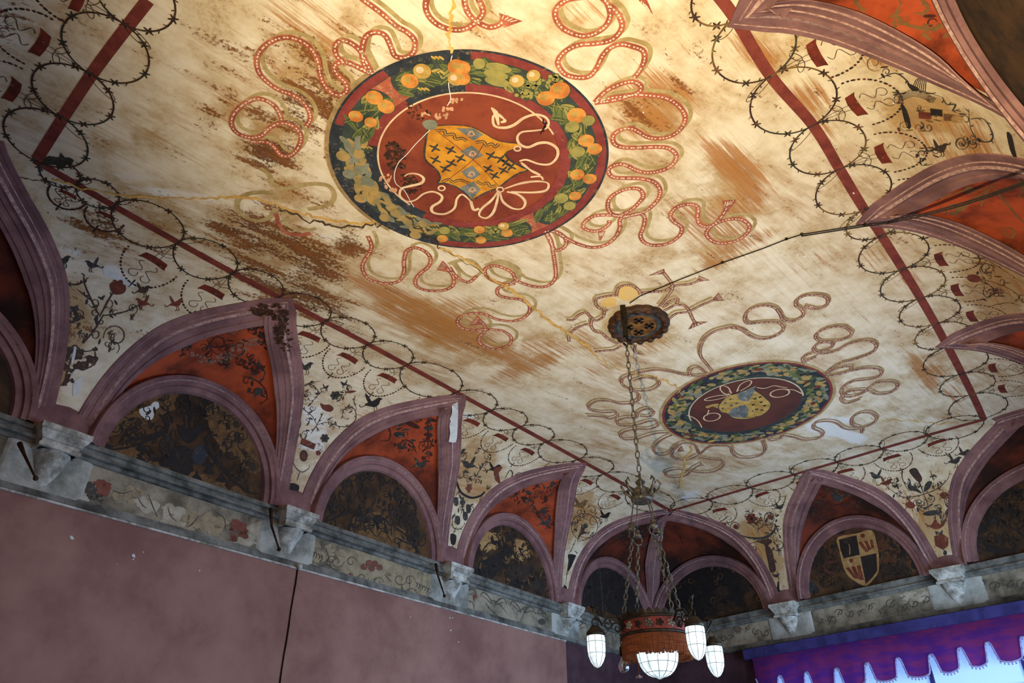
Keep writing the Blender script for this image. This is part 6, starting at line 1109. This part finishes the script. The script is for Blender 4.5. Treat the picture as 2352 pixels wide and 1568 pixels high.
for q in ((920, 690, 120, 28, 25, .62), (1000, 740, 150, 36, 24, .66), (1080, 770, 90, 30, 25, .6), (1150, 810, 80, 24, 25, .55), (1240, 830, 70, 18, -25, .5), (1190, 850, 60, 16, -20, .5), (1060, 700, 60, 16, 10, .4), (1510, 215, 70, 40, 20, .52), (1490, 270, 60, 36, 10, .55), (1690, 380, 70, 30, 40, .65), (1720, 430, 50, 26, 60, .6), (1640, 520, 90, 34, 20, .55), (1560, 490, 30, 30, 0, .4), (1700, 560, 80, 16, -20, .5), (1650, 600, 60, 12, -20, .45), (1700, 480, 40, 40, 0, .45), (1390, 840, 50, 14, -20, .3), (1740, 115, 60, 30, 25, .55), (1860, 220, 42, 26, 20, .55), (1900, 300, 30, 40, 20, .3), (2120, 850, 50, 18, 60, .5), (2145, 850, 40, 22, 10, .5), (2190, 905, 30, 20, 30, .4), (2010, 590, 30, 20, 10, .35), (2090, 640, 30, 20, 0, .3), (2020, 140, 30, 16, 20, .45), (1980, 130, 25, 15, 20, .4), (840, 950, 30, 20, 0, .3), (230, 130, 30, 30, 0, .1),
          (1480, 800, 80, 20, -20, .26), (1340, 780, 40, 20, 40, .35), (1250, 800, 60, 20, 0, .4), (560, 210, 140, 40, -50, .22), (300, 330, 120, 50, 0, .14), (1120, 60, 60, 40, 0, .2), (1320, 30, 60, 30, 0, .3), (680, 40, 80, 50, 30, .34), (760, 90, 60, 50, 0, .36), (1860, 600, 60, 20, -10, .22), (2140, 300, 60, 60, 20, .35), (2240, 330, 60, 50, 30, .45), (1100, 1130, 40, 30, 20, .35), (1340, 1190, 30, 40, 20, .45), (1040, 1080, 30, 50, 0, .3), (2310, 640, 60, 40, 0, .35), (2100, 1180, 30, 60, 0, .4), (1740, 1240, 30, 60, 20, .4), (1660, 1130, 80, 12, -15, .3)): blob(OC, *q)
for q in ((1905, 985, 60, 18, 8, .7), (1960, 1005, 40, 16, 8, .6), (1915, 965, 60, 10, 0, .6), (270, 625, 40, 16, 25, .6), (170, 580, 30, 16, 20, .55), (400, 445, 160, 14, 8, .45), (300, 405, 110, 12, 6, .42), (560, 470, 60, 14, 0, .45), (760, 545, 40, 14, 10, .5), (820, 610, 26, 26, 0, .35), (1585, 1140, 26, 12, -20, .6), (700, 800, 40, 60, 0, .4), (720, 980, 40, 90, 0, .5), (1080, 950, 30, 20, 0, .4), (1180, 1060, 60, 30, 30, .35), (1300, 1130, 60, 30, 30, .35), (780, 300, 15, 30, 10, .4), (800, 345, 20, 26, 0, .35), (1650, 1180, 60, 30, -20, .3), (2000, 1110, 80, 40, -15, .3), (2250, 1030, 40, 40, 0, .3), (60, 300, 40, 60, 0, .35), (60, 90, 40, 60, 0, .3), (420, 20, 30, 20, 0, .4)): blob(WH, *q)
ST[:, 3] = 0
for q in ((700, 140, 130, 90, 20, .5), (610, 320, 110, 60, 10, .5), (520, 250, 70, 60, 120, .45), (1500, 250, 110, 60, 20, .5), (1690, 430, 120, 90, 40, .45), (1050, 760, 240, 80, 25, .45), (640, 560, 220, 90, 25, .55), (880, 60, 120, 50, 10, .4), (350, 480, 170, 50, 20, .4), (1300, 40, 80, 50, 0, .35), (1120, 60, 80, 60, 0, .35), (1480, 790, 110, 40, -20, .35), (650, 440, 90, 40, 0, .5), (760, 330, 40, 80, 0, .4), (1620, 560, 140, 60, 0, .4), (1800, 110, 110, 60, 30, .4), (1900, 240, 60, 60, 30, .4), (2130, 840, 60, 60, 0, .4), (300, 300, 160, 120, 0, .3), (560, 130, 80, 80, 0, .35), (1330, 480, 60, 40, 0, .3), (1240, 800, 110, 50, 0, .4), (100, 60, 60, 60, 0, .4)): blob(3, *q)
for q in ((154, 758, 148, 44, 99, 0.75), (1090, 1089, 83, 74, 60, 0.75), (1333, 1185, 61, 42, 122, 0.75), (1770, 1278, 57, 35, 64, 0.75), (1737, 1210, 53, 30, 176, 0.75), (2151, 1218, 86, 43, 80, 0.75), (2160, 1141, 43, 24, 176, 0.75), (2118, 264, 87, 47, -172, 0.75), (2290, 662, 98, 79, 50, 0.75)): blob(3, *q)
ca = me.color_attributes.new('stain', 'FLOAT_COLOR', 'POINT'); ca.data.foreach_set('color', ST.astype(np.float32).ravel())
